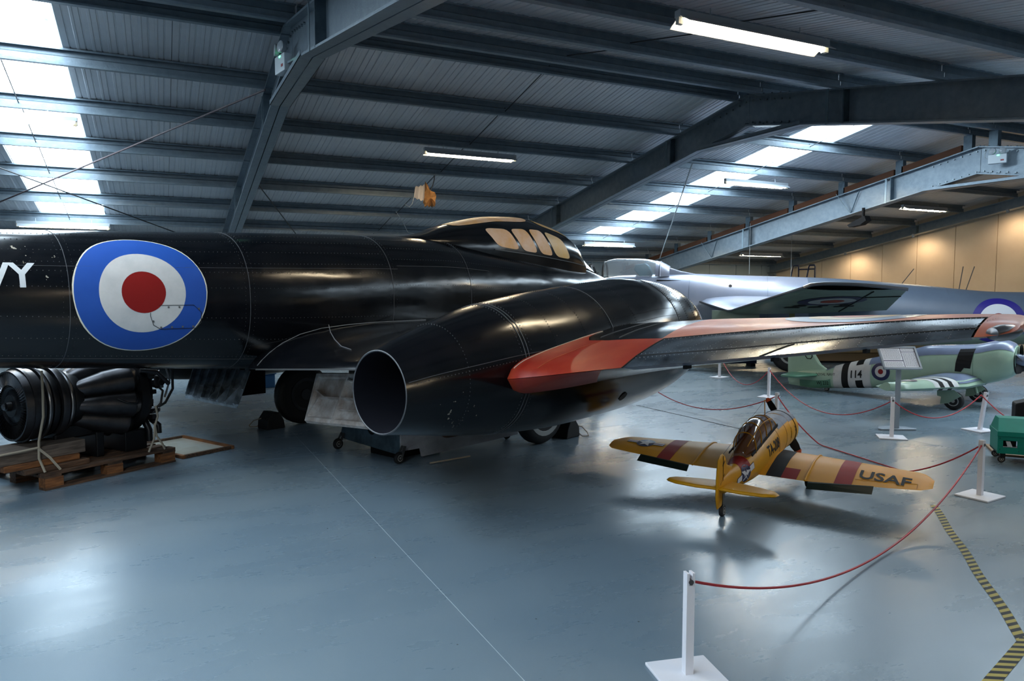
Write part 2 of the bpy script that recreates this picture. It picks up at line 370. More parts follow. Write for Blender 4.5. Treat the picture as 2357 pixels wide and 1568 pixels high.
class Body:
    """fuselage-like body: local x forward, y to port, z up; stations of top, bottom, half width and y centre"""
    def __init__(s, st, n=2.3, yc=0):
        xs = [r[0] for r in st]; s.x0, s.x1 = xs[0], xs[-1]
        s.t = cr(xs, [r[1] for r in st]); s.b = cr(xs, [r[2] for r in st]); s.w = cr(xs, [r[3] for r in st]); s.n = n; s.yc = yc
    def pt(s, x, a, off=0):
        """a: 0 = starboard side, 90 top, 180 port, 270 bottom"""
        t, b, w = s.t(x), s.b(x), s.w(x); c = (t+b)/2; h = (t-b)/2; e = 2/s.n
        ca, sa = math.cos(R(a)), math.sin(R(a))
        y = -w*math.copysign(abs(ca)**e, ca); z = h*math.copysign(abs(sa)**e, sa)
        k = 1+off/max(.05, math.hypot(y, z))
        return (x, s.yc+y*k, c+z*k)
    def loft(s, n=36, m=60, caps=True):
        xs = frange(s.x0, s.x1, m); b = B(); b.rings([[s.pt(x, 360*k/n) for k in range(n)] for x in xs], True, caps, caps); return b
    def arc(s, x, z0):
        """table from arc length (0 at height z0, starboard side) to angle"""
        A = frange(-88, 92, 91); P = [s.pt(x, a) for a in A]; L = [0]
        for i in range(1, len(P)): L.append(L[-1]+math.hypot(P[i][1]-P[i-1][1], P[i][2]-P[i-1][2]))
        zs = [p[2] for p in P]; l0 = float(np.interp(z0, zs, L)); return A, [l-l0 for l in L]
    def on(s, x, v, z0, off=.002, port=False):
        A, L = s.arc(x, z0); a = float(np.interp(v, L, A)); p = s.pt(x, a, off)
        return (p[0], 2*s.yc-p[1], p[2]) if port else p
    def ring_path(s, x, a0, a1, off=.001, n=40): return [s.pt(x, a, off) for a in frange(a0, a1, n)]
    def long_path(s, x0, x1, a, off=.001, n=40): return [s.pt(x, a, off) for x in frange(x0, x1, n)]

def disc_patch(fn, r0, r1, n=56, m=4):
    """annulus r0..r1 in flat coords mapped with fn(u, v)"""
    b = B(); b.rings([[fn(r*math.cos(2*PI*k/n), r*math.sin(2*PI*k/n)) for k in range(n)] for r in frange(max(r0, 1e-3), r1, m)], True, r0 <= 0, False); return b
def poly_patch(pts, fn, cuts=0):
    b = B(); b.add([(p[0], p[1], 0) for p in pts], [tuple(range(len(pts)))]); return b
def text_mesh(txt, size, fn, name, m, parent, weight=0., align='LEFT', cuts=1, xscale=1., extr=0):
    cu = bpy.data.curves.new(name, 'FONT'); cu.body = txt; cu.size = size; cu.offset = weight; cu.align_x = align; cu.resolution_u = 3
    to = bpy.data.objects.new(name, cu); COL.objects.link(to)
    dg = bpy.context.evaluated_depsgraph_get(); me = bpy.data.meshes.new_from_object(to.evaluated_get(dg))
    bpy.data.objects.remove(to)
    bm = bmesh.new(); bm.from_mesh(me); bmesh.ops.triangulate(bm, faces=bm.faces)
    for _ in range(cuts): bmesh.ops.subdivide_edges(bm, edges=[e for e in bm.edges if e.calc_length() > size*.12], cuts=1, use_grid_fill=False); bmesh.ops.triangulate(bm, faces=bm.faces)
    for v in bm.verts: v.co = fn(v.co.x*xscale, v.co.y)
    bm.to_mesh(me); bm.free(); me.materials.clear(); me.materials.append(m)
    return obj(name, me, m, parent)
def rivets(paths, r=.0035, step=.035, m=None, name='rivets', parent=None, normal=None):
    """small domes along polylines"""
    b = B()
    for path in paths:
        P = [Vector(p) for p in path]; acc = 0
        for i in range(len(P)-1):
            d = P[i+1]-P[i]; L = d.length
            if L < 1e-6: continue
            while acc < L:
                q = P[i]+d*(acc/L); u = d.normalized()*r
                for w_ in ([Vector((0, 0, r)), Vector((0, r, 0))]):
                    b.add([q+u, q+w_, q-u, q-w_], [(0, 1, 2, 3)])
                acc += step
            acc -= L
    return obj(name, b, m or M['rivet'], parent, kind='stuff')
def seam(paths, r=.0018, m=None, parent=None, name='panel_seam'):
    b = B()
    for p in paths: b.tube(p, r, 4, False)
    return obj(name, b, m or M['seam'], parent)
def wheel(parent, c, r, w, axis, name='wheel', hubr=.5, spokes=0, hk=1.):
    """tyre with a hub"""
    c = Vector(c); ax = Vector(axis).normalized(); b = B()
    b.lathe([(-w/2, r*hubr), (-w/2, r*.80), (-w*.42, r*.93), (-w*.25, r*.99), (0, r), (w*.25, r*.99), (w*.42, r*.93), (w/2, r*.80), (w/2, r*hubr)], c, ax, 32, (0, .02, 1))
    t = obj(name, b, M['tyre'], parent, True)
    h = B(); h.lathe([(-w*.53, r*.12), (-w*.53, r*.18), (-w*.38, r*.22), (-w*.38, r*.42*hk), (-w*.52, r*.46*hk), (-w*.52, r*.56*hk), (w*.52, r*.56*hk), (w*.52, r*.46*hk), (w*.38, r*.42*hk), (w*.38, r*.22), (w*.53, r*.18), (w*.53, r*.12)], c, ax, 28, (0, .02, 1))
    hb = obj('wheel_hub', h, M['hub'], t, True, label='pale grey wheel hub')
    if spokes:
        u = ax.orthogonal().normalized(); v = ax.cross(u); s = B()
        for k in range(spokes):
            a = 2*PI*k/spokes; d = u*math.cos(a)+v*math.sin(a); q = c+d*r*.33*hk
            for sg in (-1, 1): s.lathe([(-.003, r*.075*hk), (.003, r*.075*hk)], q+ax*sg*w*.385, ax, 10)
        obj('lightening_hole', s, M['blk'], t, kind='stuff')
    return t

# ================================================================== THE SETTING
RX0, RX1, RY0, RY1 = -11.6, 20.35, -3.3, 19.9
RIDGE_Y, TAN = 8.45, math.tan(R(10.2)); CO = math.cos(R(10.2)); SI = math.sin(R(10.2))
def roofz(y, off=0): return 4.5 - abs(y-RIDGE_Y)*TAN + off      # underside of the purlins

# floor: slabs cast with pale joints between them
fl = B().box((RX0, RY0, -.2), (RX1, RY1, -.0012)); floor = obj('floor', fl, M['joint'], kind='structure')
xj = [RX0, -4.6, 1.33, 7.28, 13.2, RX1]; yj = [RY0, 1.2, 7.24, 13.4, RY1]
for i in range(len(xj)-1):
    for j in range(len(yj)-1):
        g = .002
        obj('floor_slab', B().box((xj[i]+g, yj[j]+g, -.1), (xj[i+1]-g, yj[j+1]-g, 0)), M['floor'], floor)

# walls
def struct(name, b, m, smooth=False): return obj(name, b, m, None, smooth, kind='structure')
struct('wall_left', B().box((RX0-.2, RY0, 0), (RX0, RY1, 4.6)), M['wall'])
struct('wall_near', B().box((RX0, RY0-.2, 0), (RX1, RY0, 2.7)), M['wall'])
wf = struct('wall_far', B().box((RX0, RY1+.02, 0), (RX1, RY1+.2, 2.75)), M['wall'])
b = B()
x = RX0
while x < RX1-.5: obj('wall_panel', B().box((x+.01, RY1-.02, 0), (min(x+1.2, RX1)-.01, RY1+.03, 2.62)), M['wall'], wf); x += 1.2
wr = struct('wall_right', B().box((RX1+.03, RY0, 0), (RX1+.2, RY1, 4.9)), M['cream_gap'])
y = 2.9-1.15*6
while y < RY1:
    y0, y1 = max(y, RY0), min(y+1.15, RY1)
    if y1-y0 > .1:
        zt0, zt1 = roofz(y0, .2), roofz(y1, .2)
        bb = B(); x0, x1 = RX1-.03, RX1+.04; a, c = y0+.008, y1-.008
        pts = [(a, 0), (c, 0), (c, zt1)]+([(RIDGE_Y, roofz(RIDGE_Y, .2))] if a < RIDGE_Y < c else [])+[(a, zt0)]
        bb.prism(pts, lambda p, q: (x0, p, q), lambda p, q: (x1, p, q)); obj('wall_panel', bb, M['cream'], wr)
    y += 1.15

# roof: ribbed liner panels, purlins, translucent sheets
ceil = struct('ceiling', B().prism([(RY0-.1, roofz(RY0-.1, .36)), (RIDGE_Y, roofz(RIDGE_Y, .36)), (RY1+.1, roofz(RY1+.1, .36)), (RY1+.1, roofz(RY1+.1, .30)), (RIDGE_Y, roofz(RIDGE_Y, .30)), (RY0-.1, roofz(RY0-.1, .30))],
        lambda p, q: (RX0-.1, p, q), lambda p, q: (RX1+.1, p, q)), M['galv_d'])
PW = 1.141
def liner_panel(y0, y1):
    """a sheet with shallow grooves running down the slope"""
    prof = []; wdt = PW; n = 7
    for k in range(n):
        c = wdt*(k+.5)/n; prof += [(c-.010, 0), (c-.005, .012), (c+.005, .012), (c+.010, 0)]
        if k < n-1: m_ = wdt*(k+1)/n; prof += [(m_-.02, 0), (m_-.012, -.006), (m_+.012, -.006), (m_+.02, 0)]
    prof = [(.003, .03), (.003, 0)]+prof+[(wdt-.003, 0), (wdt-.003, .03)]
    b = B(); b.rings([[(x, y, roofz(y, .2)+z) for x, z in prof] for y in (y0, y1)], False); return mesh_from(b, 'liner_panel', M['liner'])
mf, mn = liner_panel(RIDGE_Y, RY1), liner_panel(RIDGE_Y, RY0)
m1, m2, m3, m4 = liner_panel(RIDGE_Y, 9.0), liner_panel(17.25, RY1), liner_panel(RIDGE_Y, 7.9), liner_panel(-.5, RY0)
SKYS = (-2.05, -2.05+11*PW)
def sky_sheet(x, y0, y1):
    b = B(); b.grid(lambda u, v: (x+.02+u*(PW-.04), v, roofz(v, .205)+.008*math.sin(u*2*PI*6)), frange(0, 1, 49), [y0, y1]); return obj('rooflight_sheet', b, M['sky'], ceil, True, label='translucent daylight sheet')
for i in range(-8, 20):
    x = -2.05+PW*i
    if i in (0, 11):
        ms = (m1, m2, m3, m4)
        for k in range(6): sky_sheet(x, 9.0+k*1.375, 9.0+(k+1)*1.375); sky_sheet(x, 7.9-k*1.4, 7.9-(k+1)*1.4)
    else: ms = (mf, mn)
    for me in ms:
        o = obj('roof_panel', me, M['liner'], ceil); o.location.x = x

FR_X = [-5.1, 1.42, 8.03, 13.6, 20.0]
PUR_F = [8.68, 10.06, 11.44, 12.84, 14.25, 15.68, 17.1, 18.5, 19.7]
PUR_N = [8.22, 6.84, 5.44, 4.04, 2.64, 1.24, -.16, -1.56, -2.96]
def purlin(x0, x1, y):
    """Z-section purlin 200 mm deep; web faces the camera side"""
    z = roofz(y); s = -1 if y > RIDGE_Y else 1; t = .004
    b = B(); sl = s*(-TAN)  # slope of the roof
    def P(dy, dz): return (y+dy, z+dz)
    a = 1
    prof = [(-.060*a, .022), (-.060*a, 0), (0, 0), (0, .105), (.034*a, .125), (.034*a, .188), (-.035*a, .188), (-.035*a, .175), (-.039*a, .175), (-.039*a, .197), (.040*a, .197), (.040*a, .122), (.006*a, .102), (.006*a, -.0), (.006*a, -.004), (-.064*a, -.004), (-.064*a, .022)]
    prof = [(y+p, z+q) for p, q in prof]
    b.prism(prof, lambda p, q: (x0, p, q), lambda p, q: (x1, p, q)); return mesh_from(b, 'purlin', M['galv'])
bays = [(RX0, FR_X[0])]+list(zip(FR_X[:-1], FR_X[1:]))
for x0, x1 in bays:
    for y in PUR_F+PUR_N: obj('purlin', purlin(x0+.01, x1-.01, y), M['galv'], ceil)

def rafter_frame(x, top, dep, label, first=False, wid=.22, packer=False):
    """pair of cold-formed channels back to back, kinked over the ridge, with a tie across the apex"""
    root = thing('roof_frame', label, 'roof beam', (x, 0, 0), 0, 'steel frames across the hall')
    for sgn, y1 in ((1, RY1), (-1, RY0)):
        yr = RIDGE_Y+sgn*.004
        rf = None
        for side in (-1, 1):
            g = .006*side; o_ = wid/2*side
            prof = [(g, 0), (o_, 0), (o_, -.022), (o_-.004*side, -.022), (o_-.004*side, -.005), (g+.004*side, -.005), (g+.004*side, -dep+.005), (o_-.004*side, -dep+.005), (o_-.004*side, -dep+.022), (o_, -dep+.022), (o_, -dep), (g, -dep)]
            bb = B()
            pa = [(px, yr, 4.5+top+pz) for px, pz in prof]; pb = [(px, y1, roofz(y1, top)+pz) for px, pz in prof]
            n = len(pa); bb.add(pa+pb, [tuple(range(n))[::-1], tuple(range(n, 2*n))]+[(i, (i+1) % n, (i+1) % n+n, i+n) for i in range(n)])
            obj('channel_rafter', bb, M['galv'], root)
    # apex plate, bolts
    for row, zz in ((0, -.07), (1, -dep+.06)):
        bb = B()
        for k in range(-6, 7):
            yy = RIDGE_Y+k*.14+.07; z = roofz(yy, top)+zz
            for sx in (-1, 1): bb.lathe([(-.012, .014), (.012, .014)], (sx*.02, yy, z), (1, 0, 0), 6)
        obj('bolt_row', bb, M['bolt'], root, kind='stuff')
    bb = B()
    for k in range(-5, 6):
        yy = RIDGE_Y+k*.16; z = roofz(yy, top)
        for sx in (-.05, .05):
            bb.lathe([(0, .014), (.022, .014)], (sx, yy, z), (0, 0, 1), 6, (0, 1, 0)); bb.lathe([(0, .014), (.022, .014)], (sx, yy, z-dep+.02), (0, 0, 1), 6, (0, 1, 0))
    obj('flange_bolt_row', bb, M['galv_d'], root, kind='stuff')
    # collar tie below the ridge: two channels side by side
    z = 4.5+top-dep-.19*1.0; yl = 1.06
    for side in (-1, 1):
        lo, hi = sorted((side*.006, side*(wid/2+.012)))
        bb = B(); bb.box((lo, RIDGE_Y-yl, z), (hi, RIDGE_Y+yl, z+.006)); lo2, hi2 = sorted((side*(wid/2+.006), side*(wid/2+.012))); bb.box((lo2, RIDGE_Y-yl, z), (hi2, RIDGE_Y+yl, z+.055))
        obj('apex_tie', bb, M['galv'], root)
    if packer:
        for y0, y1 in zip(PUR_F[:-1], PUR_F[1:]):
            bb = B(); q = -top*.5
            bb.add([(sx*.05, yy, roofz(yy, top+.002+k*q)) for yy in (y0+.12, y1-.05) for sx, k in ((-1, 0), (1, 0), (1, 1), (-1, 1))], [(0, 1, 2, 3), (7, 6, 5, 4), (0, 4, 5, 1), (1, 5, 6, 2), (2, 6, 7, 3), (3, 7, 4, 0)])
            obj('timber_packer', bb, M['packer'], root, label='brown timber packer on top of the rafter')
        for yy in PUR_F+PUR_N: obj('purlin_cleat', B().box((-.05, yy-.08, roofz(yy, top)-.005), (.05, yy+.08, roofz(yy, 0)+.0)), M['galv_d'], root)
    # straps on the web face and short diagonal braces
    for yy in (6.95, 10.30, 14.35):
        zt = roofz(yy, top); obj('web_strap', B().box((-wid/2-.006, yy-.022, zt-dep-.004), (-wid/2, yy+.022, zt)), M['galv_l'], root)
    if packer:
        for yy in (11.2, 15.6):
            bb = B(); z0 = roofz(yy, top)-dep+.03
            bb.beam((-.03, yy, z0), (-.16, yy+.28, roofz(yy+.28, top)+.02), .035, .006); bb.beam((-.03, yy, z0), (-.05, yy-.24, roofz(yy-.24, top)), .025, .005)
            obj('fly_brace', bb, M['galv_l'], root)
    # web stiffeners
    for yy in (RIDGE_Y+1.75, RIDGE_Y+5.7, RIDGE_Y-1.75, RIDGE_Y-4.2):
        bb = B().box((-wid/2, yy-.01, roofz(yy, top)-dep+.004), (wid/2, yy+.01, roofz(yy, top)-.004)); obj('web_stiffener', bb, M['galv_d'], root)
    return root
rafter_frame(FR_X[0], 0, .30, 'grey steel roof frame beyond the left edge, left of the left rooflights')
rafter_frame(FR_X[1], 0, .43, 'grey steel roof frame nearest the blue roundel, carrying an emergency lamp below the ridge')
rafter_frame(FR_X[2], 0, .45, 'dark steel roof frame bending over the ridge above the yellow trainer')
rafter_frame(FR_X[3], -.28, .50, 'blue-grey steel roof frame with brown timber packers behind the grey jet', packer=True)
rafter_frame(FR_X[4], 0.0, .26, 'dark steel roof frame standing against the cream gable wall')
# eaves columns
for i, x in enumerate(FR_X):
    for y, nm in ((RY1-.12, 'far'), (RY0+.12, 'near')):
        bb = B(); z = roofz(y)-.3
        for s in (-1, 1):
            bb.box((x+s*.006, y-.09, 0), (x+s*.075, y-.085, z)); bb.box((x+s*.006, y+.085, 0), (x+s*.075, y+.09, z)); bb.box((min(x+s*.006, x+s*.011), y-.09, 0), (max(x+s*.006, x+s*.011), y+.09, z))
        tag(obj('steel_column', bb, M['galv'], None), 'grey steel column against the %s wall under the %s roof frame' % (nm, ('leftmost', 'second', 'middle', 'fourth', 'rightmost')[i]), 'column', 'wall columns')
# sag rods between purlins and wind bracing
def rod(name, pts, r, label, cat='rod', group=None, m=None):
    return tag(obj(name, B().tube(pts, r, 6), m or M['cable'], None, True), label, cat, group)
for x0, lab in ((-1.55, 'under the left rooflights'), (4.75, 'between the first two roof frames'), (11.05, 'under the right rooflights')):
    for P in (PUR_F[:-1], PUR_N):
        for a, c in zip(P[:-1], P[1:]):
            obj('sag_rod', B().tube([(x0, a, roofz(a, .12)), (x0, c, roofz(c, .07))], .007, 5), M['cable'], ceil)

# ================================================================== ROOF FITTINGS
def batten(x0, x1, y, z, label, lit=True):
    """surface fluorescent fitting with a bare tube and an angled reflector"""
    t = thing('fluorescent_light', label, 'light', ((x0+x1)/2, y, z), 0, 'fluorescent tube lights')
    L = (x1-x0)/2
    obj('light_housing', B().box((-L, -.035, 0), (L, .035, .055)), M['light_body'], t, bevel=.004)
    bb = B(); bb.prism([(-.035, .005), (-.12, -.05), (-.117, -.054), (-.03, 0)], lambda p, q: (-L+.02, p, q), lambda p, q: (L-.02, p, q))
    bb.prism([(.035, .005), (.12, -.05), (.117, -.054), (.03, 0)], lambda p, q: (-L+.02, p, q), lambda p, q: (L-.02, p, q))
    obj('reflector', bb, M['light_body'], t)
    obj('tube', B().cyl((-L+.05, 0, -.035), (L-.05, 0, -.035), .014, 12), M['tube'], t, True, label='glowing warm white tube')
    for s in (-1, 1): obj('lamp_holder', B().box((s*L-(.05 if s > 0 else 0), -.02, -.052), (s*L+(.05 if s < 0 else 0), .02, .002)), M['tube_y'], t)
    for s in (-.6, .6): obj('hanger', B().cyl((s*L, 0, .055), (s*L, 0, .12), .005, 6), M['wire'], t)
    return t
LT = [(3.70, 5.33, 4.70, 3.745, 'fluorescent light nearest the camera, at the top right of the photo'),
      (3.90, 5.53, 11.30, 3.84, 'lit fluorescent tube above the hanging ochre cloth'),
      (-2.55, -.89, 11.33, 3.83, 'fluorescent light under the left rooflights, cut by the left edge'),
      (10.35, 12.05, 11.55, 3.80, 'fluorescent light beside the right-hand rooflights'),
      (16.6, 18.3, 12.2, 3.65, 'small lit tube right of the blue-grey frame, above the cream wall'),
      (10.28, 11.9, 16.85, 2.83, 'fluorescent light low behind the grey jet canopy'),
      (3.85, 5.45, 16.8, 2.85, 'fluorescent light just left of the black canopy top'),
      (-2.4, -.83, 16.75, 2.87, 'fluorescent light just above the black fuselage at the far left'),
      (16.3, 18.0, 17.4, 2.70, 'smallest lit tube, farthest away above the grey jet spine'),
      (-2.55, -.89, 4.7, 3.745, 'fluorescent light above the camera, out to the left'),
      (3.7, 5.33, -1.4, 2.62, 'fluorescent light behind the camera'),
      (10.3, 11.95, 4.7, 3.745, 'fluorescent light out of frame over the green cart'),
      (-2.55, -.89, -1.4, 2.62, 'fluorescent light behind the camera to the left')]
for a in LT: batten(*a)
# electrical ceiling rose beside the nearest light
jb = thing('ceiling_rose', 'round white junction box clipped to the purlin beside the nearest light', 'junction box', (5.36, 4.78, 3.80))
obj('rose_body', B().lathe([(0, .045), (.035, .045), (.04, .03), (.042, .001)], (0, 0, 0), (0.2, -1, -.3), 20), M['lampwhite'], jb, True)
obj('flex', B().tube([(0, -.03, -.01), (-.05, -.05, -.03), (-.09, -.03, .0), (-.14, .0, -.03)], .004, 6), M['wire'], jb, True)
obj('plug', B().lathe([(0, .018), (.03, .02), (.04, .008)], (-.10, -.03, .0), (-1, -.4, 0), 12), M['lampwhite'], jb, True)
def emergency(loc, ry, label, tilt=0):
    t = thing('emergency_light', label, 'emergency light', loc, ry, 'twin-spot emergency lights')
    obj('battery_box', B().box((-.14, -.045, -.09), (.14, .045, .07)), M['lampwhite'], t, bevel=.008)
    for s in (-1, 1):
        h = B().lathe([(-.03, .03), (-.01, .052), (.035, .055), (.04, .048)], (s*.07, -.03, .125), (s*.25, -1, .1), 20)
        sp_ = obj('spot_head', h, M['light_body'], t, True)
        obj('spot_lens', B().lathe([(.037, .047), (.043, .03), (.045, .001)], (s*.07, -.03, .125), (s*.25, -1, .1), 20), M['perspex'], sp_, True)
        obj('knuckle', B().cyl((s*.07, 0, .06), (s*.07, -.01, .10), .012, 8), M['lampwhite'], t)
    obj('indicator_led', B().box((-.005, -.049, .045), (.03, -.044, .058)), M['led'], t)
    obj('warning_label', B().box((.05, -.0475, -.05), (.10, -.0445, -.025)), M['redlabel'], t)
    obj('cable', B().tube([(-.14, .0, 0), (-.19, .0, .03), (-.2, .01, .1), (-.17, .03, .17)], .006, 6), M['wire'], t, True)
    return t
e1 = emergency((1.29, 8.33, 4.06), R(-78), 'white twin-spot emergency light on the roof frame left of centre'); e1.scale = (1.0, 1, 1.15)
e3 = emergency((13.42, 8.05, 3.93), R(-68), 'white twin-spot emergency light on the blue-grey roof frame at the right')

# wind-bracing rods crossing under the left rooflights
rod('bracing_rod', [(1.28, 9.75, 4.12), (-2.6, 15.6, 3.08)], .013, 'reddish-grey bracing bar rising to the frame left of centre, across the rooflights', group='wind bracing', m=M['brace'])
rod('bracing_rod', [(-5.0, 9.0, 4.2), (1.28, 18.3, 2.57)], .012, 'dark bracing rod falling to the right across the left rooflights', group='wind bracing')
rod('bracing_rod', [(8.2, 9.95, 3.75), (12.9, 17.0, 2.50)], .012, 'pale diagonal rod hanging behind the frame over the grey canopy', group='wind bracing', m=M['wire'])
rod('bracing_rod', [(1.6, 13.4, 3.44), (2.95, 17.2, 2.75)], .010, 'short dark rod right of the frame above the black fuselage', group='wind bracing')
for X, Y, z0, z1, lab in ((13.3, 13.9, 2.0, 3.25, 'left'), (14.4, 13.6, 1.9, 3.6, 'right')):
    rod('drop_wire', [(X, Y, z0), (X, Y, z1)], .005, '%s of two thin pale wires hanging in front of the dark gable frame' % lab, 'wire', 'drop wires', M['wire'])
# hanging ochre cloth with a pale net
rg = thing('hanging_cloth', 'crumpled ochre cloth hanging from a dark cord under the roof', 'cloth', (4.5, 12.84, 3.13))
rr = random.Random(3)
out = [(-.055, .46), (-.02, .40), (.02, .31), (.07, .29), (.12, .28), (.15, .20), (.14, .12), (.135, .05), (.115, .0), (.10, .04), (.085, -.005), (.06, .01), (.05, .055), (.03, .0), (.01, -.015), (-.01, .035), (-.04, .0), (-.075, -.01), (-.07, .03), (-.09, .08), (-.08, .16), (-.065, .28), (-.06, .38)]
b = B(); cx, cy = .02, .16; n = len(out); rs = []
for k, o_ in ((.05, .07), (.35, .075), (.65, .055), (.88, .035), (1, 0), (.88, -.035), (.6, -.06), (.3, -.075), (.05, -.07)):
    rs.append([(cx+(p[0]-cx)*k, o_+(.035*math.sin(i*2.1) if .1 < k else 0)*(1 if o_ >= 0 else -1), cy+(p[1]-cy)*k) for i, p in enumerate(out)])
b.rings(rs, True, True, True); obj('cloth', b, M['rag'], rg, True, angle=35)
b = B()
def wingp(u, v): return (-.08-u*.19+.03*v, .02*math.sin(8*u), .10+v*(.30-.10*u)+.05*u+.012*math.sin(16*u))
b.grid(wingp, frange(0, 1, 14), frange(0, 1, 8)); obj('net', b, M['rag_l'], rg, True, label='pale torn net beside the cloth')
obj('cord', B().tube([(.12, 0, .62), (.125, 0, .52), (.10, 0, .42), (.06, 0, .33), (.03, 0, .26)], .009, 8), M['cable'], rg, True)
b = B(); b.tube([(-.26, 0, .2), (-.30, 0, .05), (-.36, .0, -.02), (-.44, 0, .03)], .004, 5); obj('string', b, M['wire'], rg, True)
rod('loose_cord', [(4.3, 14.2, 3.17), (4.55, 14.6, 3.02), (4.9, 15.3, 2.85), (5.4, 15.6, 2.80)], .007, 'loose cord sagging from a purlin below the ochre cloth', 'cord', m=M['wire'])
# black floodlight on the third frame
fx = thing('floodlight', 'black floodlight slung under the blue-grey roof frame', 'floodlight', (13.5, 10.9, 3.0))
b = B(); b.prism([(-.22, 0), (.02, .10), (.2, .16), (.24, .06), (.1, -.02), (-.18, -.05)], lambda p, q: (-.12, -p, q), lambda p, q: (.05, -p, q)); obj('lamp_body', b, M['blk'], fx)
obj('bracket', B().box((-.05, -.12, .1), (.0, -.08, .34)), M['blk'], fx)

# ================================================================== BLACK TWIN-JET TRAINER
MAZ = 67
mt = thing('jet_aircraft', 'glossy black twin-engined jet with roundel, cut by the left edge', 'aircraft', (0.294, 6.922, 0), az2rot(MAZ))
FUS = Body([(-6.2, 1.80, 1.62, .05), (-5, 1.92, 1.45, .18), (-3.2, 2.0, 1.22, .38), (-1.5, 2.06, 1.07, .52), (-.5, 2.10, .985, .59), (.5, 2.145, .905, .64), (1.6, 2.185, .86, .66),
            (2.4, 2.20, .84, .66), (3.3, 2.14, .84, .65), (4.2, 2.06, .85, .62), (4.9, 1.99, .86, .57), (5.5, 1.93, .89, .50), (6.1, 1.80, .95, .42), (6.8, 1.60, 1.05, .29), (7.3, 1.42, 1.17, .15), (7.45, 1.33, 1.26, .04)], 2.35)
obj('fuselage', FUS.loft(48, 90), M['black'], mt, True, label='long black riveted fuselage')
seam([FUS.ring_path(x, -85, 92) for x in (-1.16, .16, 1.66, 2.75)]+[FUS.long_path(-6, 1.75, 24), FUS.long_path(-6, 2.9, -52), FUS.long_path(1.75, 3.1, 27)], .0022, None, mt)
rv = []
for x in (-1.20, -1.12, .12, .20, 1.62, 1.70, 2.71, 2.79): rv.append(FUS.ring_path(x, -80, 90, .001, 60))
for a in (8, 20, 28, 40, 54, 66, -10, -28, -48): rv.append(FUS.long_path(-5.5, 1.6, a, .001, 60))
for a in (10, 34, 48): rv.append(FUS.long_path(1.7, 4.8, a, .001, 50))
rivets(rv, .0036, .036, None, 'rivets', mt)
rv = []
for x in (-.8, -.4, .55, .95, 1.3, 2.1, 2.4): rv.append(FUS.ring_path(x, -60, 80, .001, 60))
rivets(rv, .0028, .03, M['rivet_d'], 'rivets', mt)
# roundel on the starboard side
RS, RZ = -.67, 1.612
def frn(u, v, off=.003): return FUS.on(RS+u, v, RZ, off)
obj('roundel_edge', disc_patch(lambda u, v: frn(u*(1+.004*math.sin(9*math.atan2(v, u))), v, .0015), .455, .474), M['pale_rim'], mt, True)
obj('roundel_blue_ring', disc_patch(lambda u, v: frn(u, v, .003), .300, .465), M['blue_r'], mt, True)
obj('roundel_white_ring', disc_patch(lambda u, v: frn(u, v, .004), .152, .305), M['white_r'], mt, True)
obj('roundel_red_disc', disc_patch(lambda u, v: frn(u, v, .005), 0, .156, 40, 6), M['red_r'], mt, True)
# access panel crossing the roundel
ap = [(.10, -.10), (.22, -.10), (.36, -.10), (.42, -.16), (.42, -.24), (.38, -.285), (.25, -.285), (.12, -.285), (.065, -.25), (.04, -.18), (.04, -.155)]
seam([[frn(u, v, .0055) for u, v in ap]], .0022, M['seam_d'], mt, 'access_panel_edge')
b = B()
for u, v in ((.17, -.115), (.25, -.115), (.06, -.22), (.12, -.27), (.20, -.27), (.28, -.27), (.36, -.27), (.40, -.13)):
    p = frn(u, v, .006); b.lathe([(-.002, .008), (.003, .006)], p, (0, 1, 0), 10)
obj('panel_fastener', b, M['rivet'], mt, kind='stuff')
text_mesh('ROYAL NAVY', .235, lambda x, y: FUS.on(-1.362+x, y, 1.652, .003), 'lettering', M['letter'], mt, .006, 'RIGHT', 2)
# canopy: black shell with frosted panes
cb = cr([2.2, 2.9, 3.5, 4.2, 4.9, 5.34], [2.19, 2.12, 2.07, 2.02, 1.965, 1.925])
ct = cr([2.2, 2.5, 2.9, 3.3, 3.62, 4.18, 4.72, 5.12, 5.24, 5.34], [2.20, 2.245, 2.365, 2.46, 2.515, 2.545, 2.475, 2.36, 2.26, 2.02])
cw = cr([2.2, 2.6, 3.1, 3.6, 4.2, 4.8, 5.2, 5.34], [.10, .24, .36, .42, .43, .41, .37, .345])
def can(s, q, off=0, sd=-1):
    """q 0..1 from base to crown on one side (sd -1 starboard)"""
    z0, z1, wd = cb(s), ct(s), cw(s); a = q*PI/2; n = 2/2.3
    return (s, sd*(wd*math.cos(a)**n+off*math.cos(a)), z0+(z1-z0)*math.sin(a)**n+off*math.sin(a))
b = B(); qs = frange(0, 1, 16)
b.rings([[(s, -cw(s)*.98, cb(s)-.14)]+[can(s, q) for q in qs]+[can(s, q, 0, 1) for q in qs[::-1][1:]]+[(s, cw(s)*.98, cb(s)-.14)] for s in frange(2.2, 5.34, 60)], True, True, True)
canopy = obj('canopy', b, M['black'], mt, True, label='heavily framed black canopy')
def qz(s, z): return min(1, max(0, math.asin(min(1, max(0, (z-cb(s))/(ct(s)-cb(s))))**(2.3/2))*2/PI))
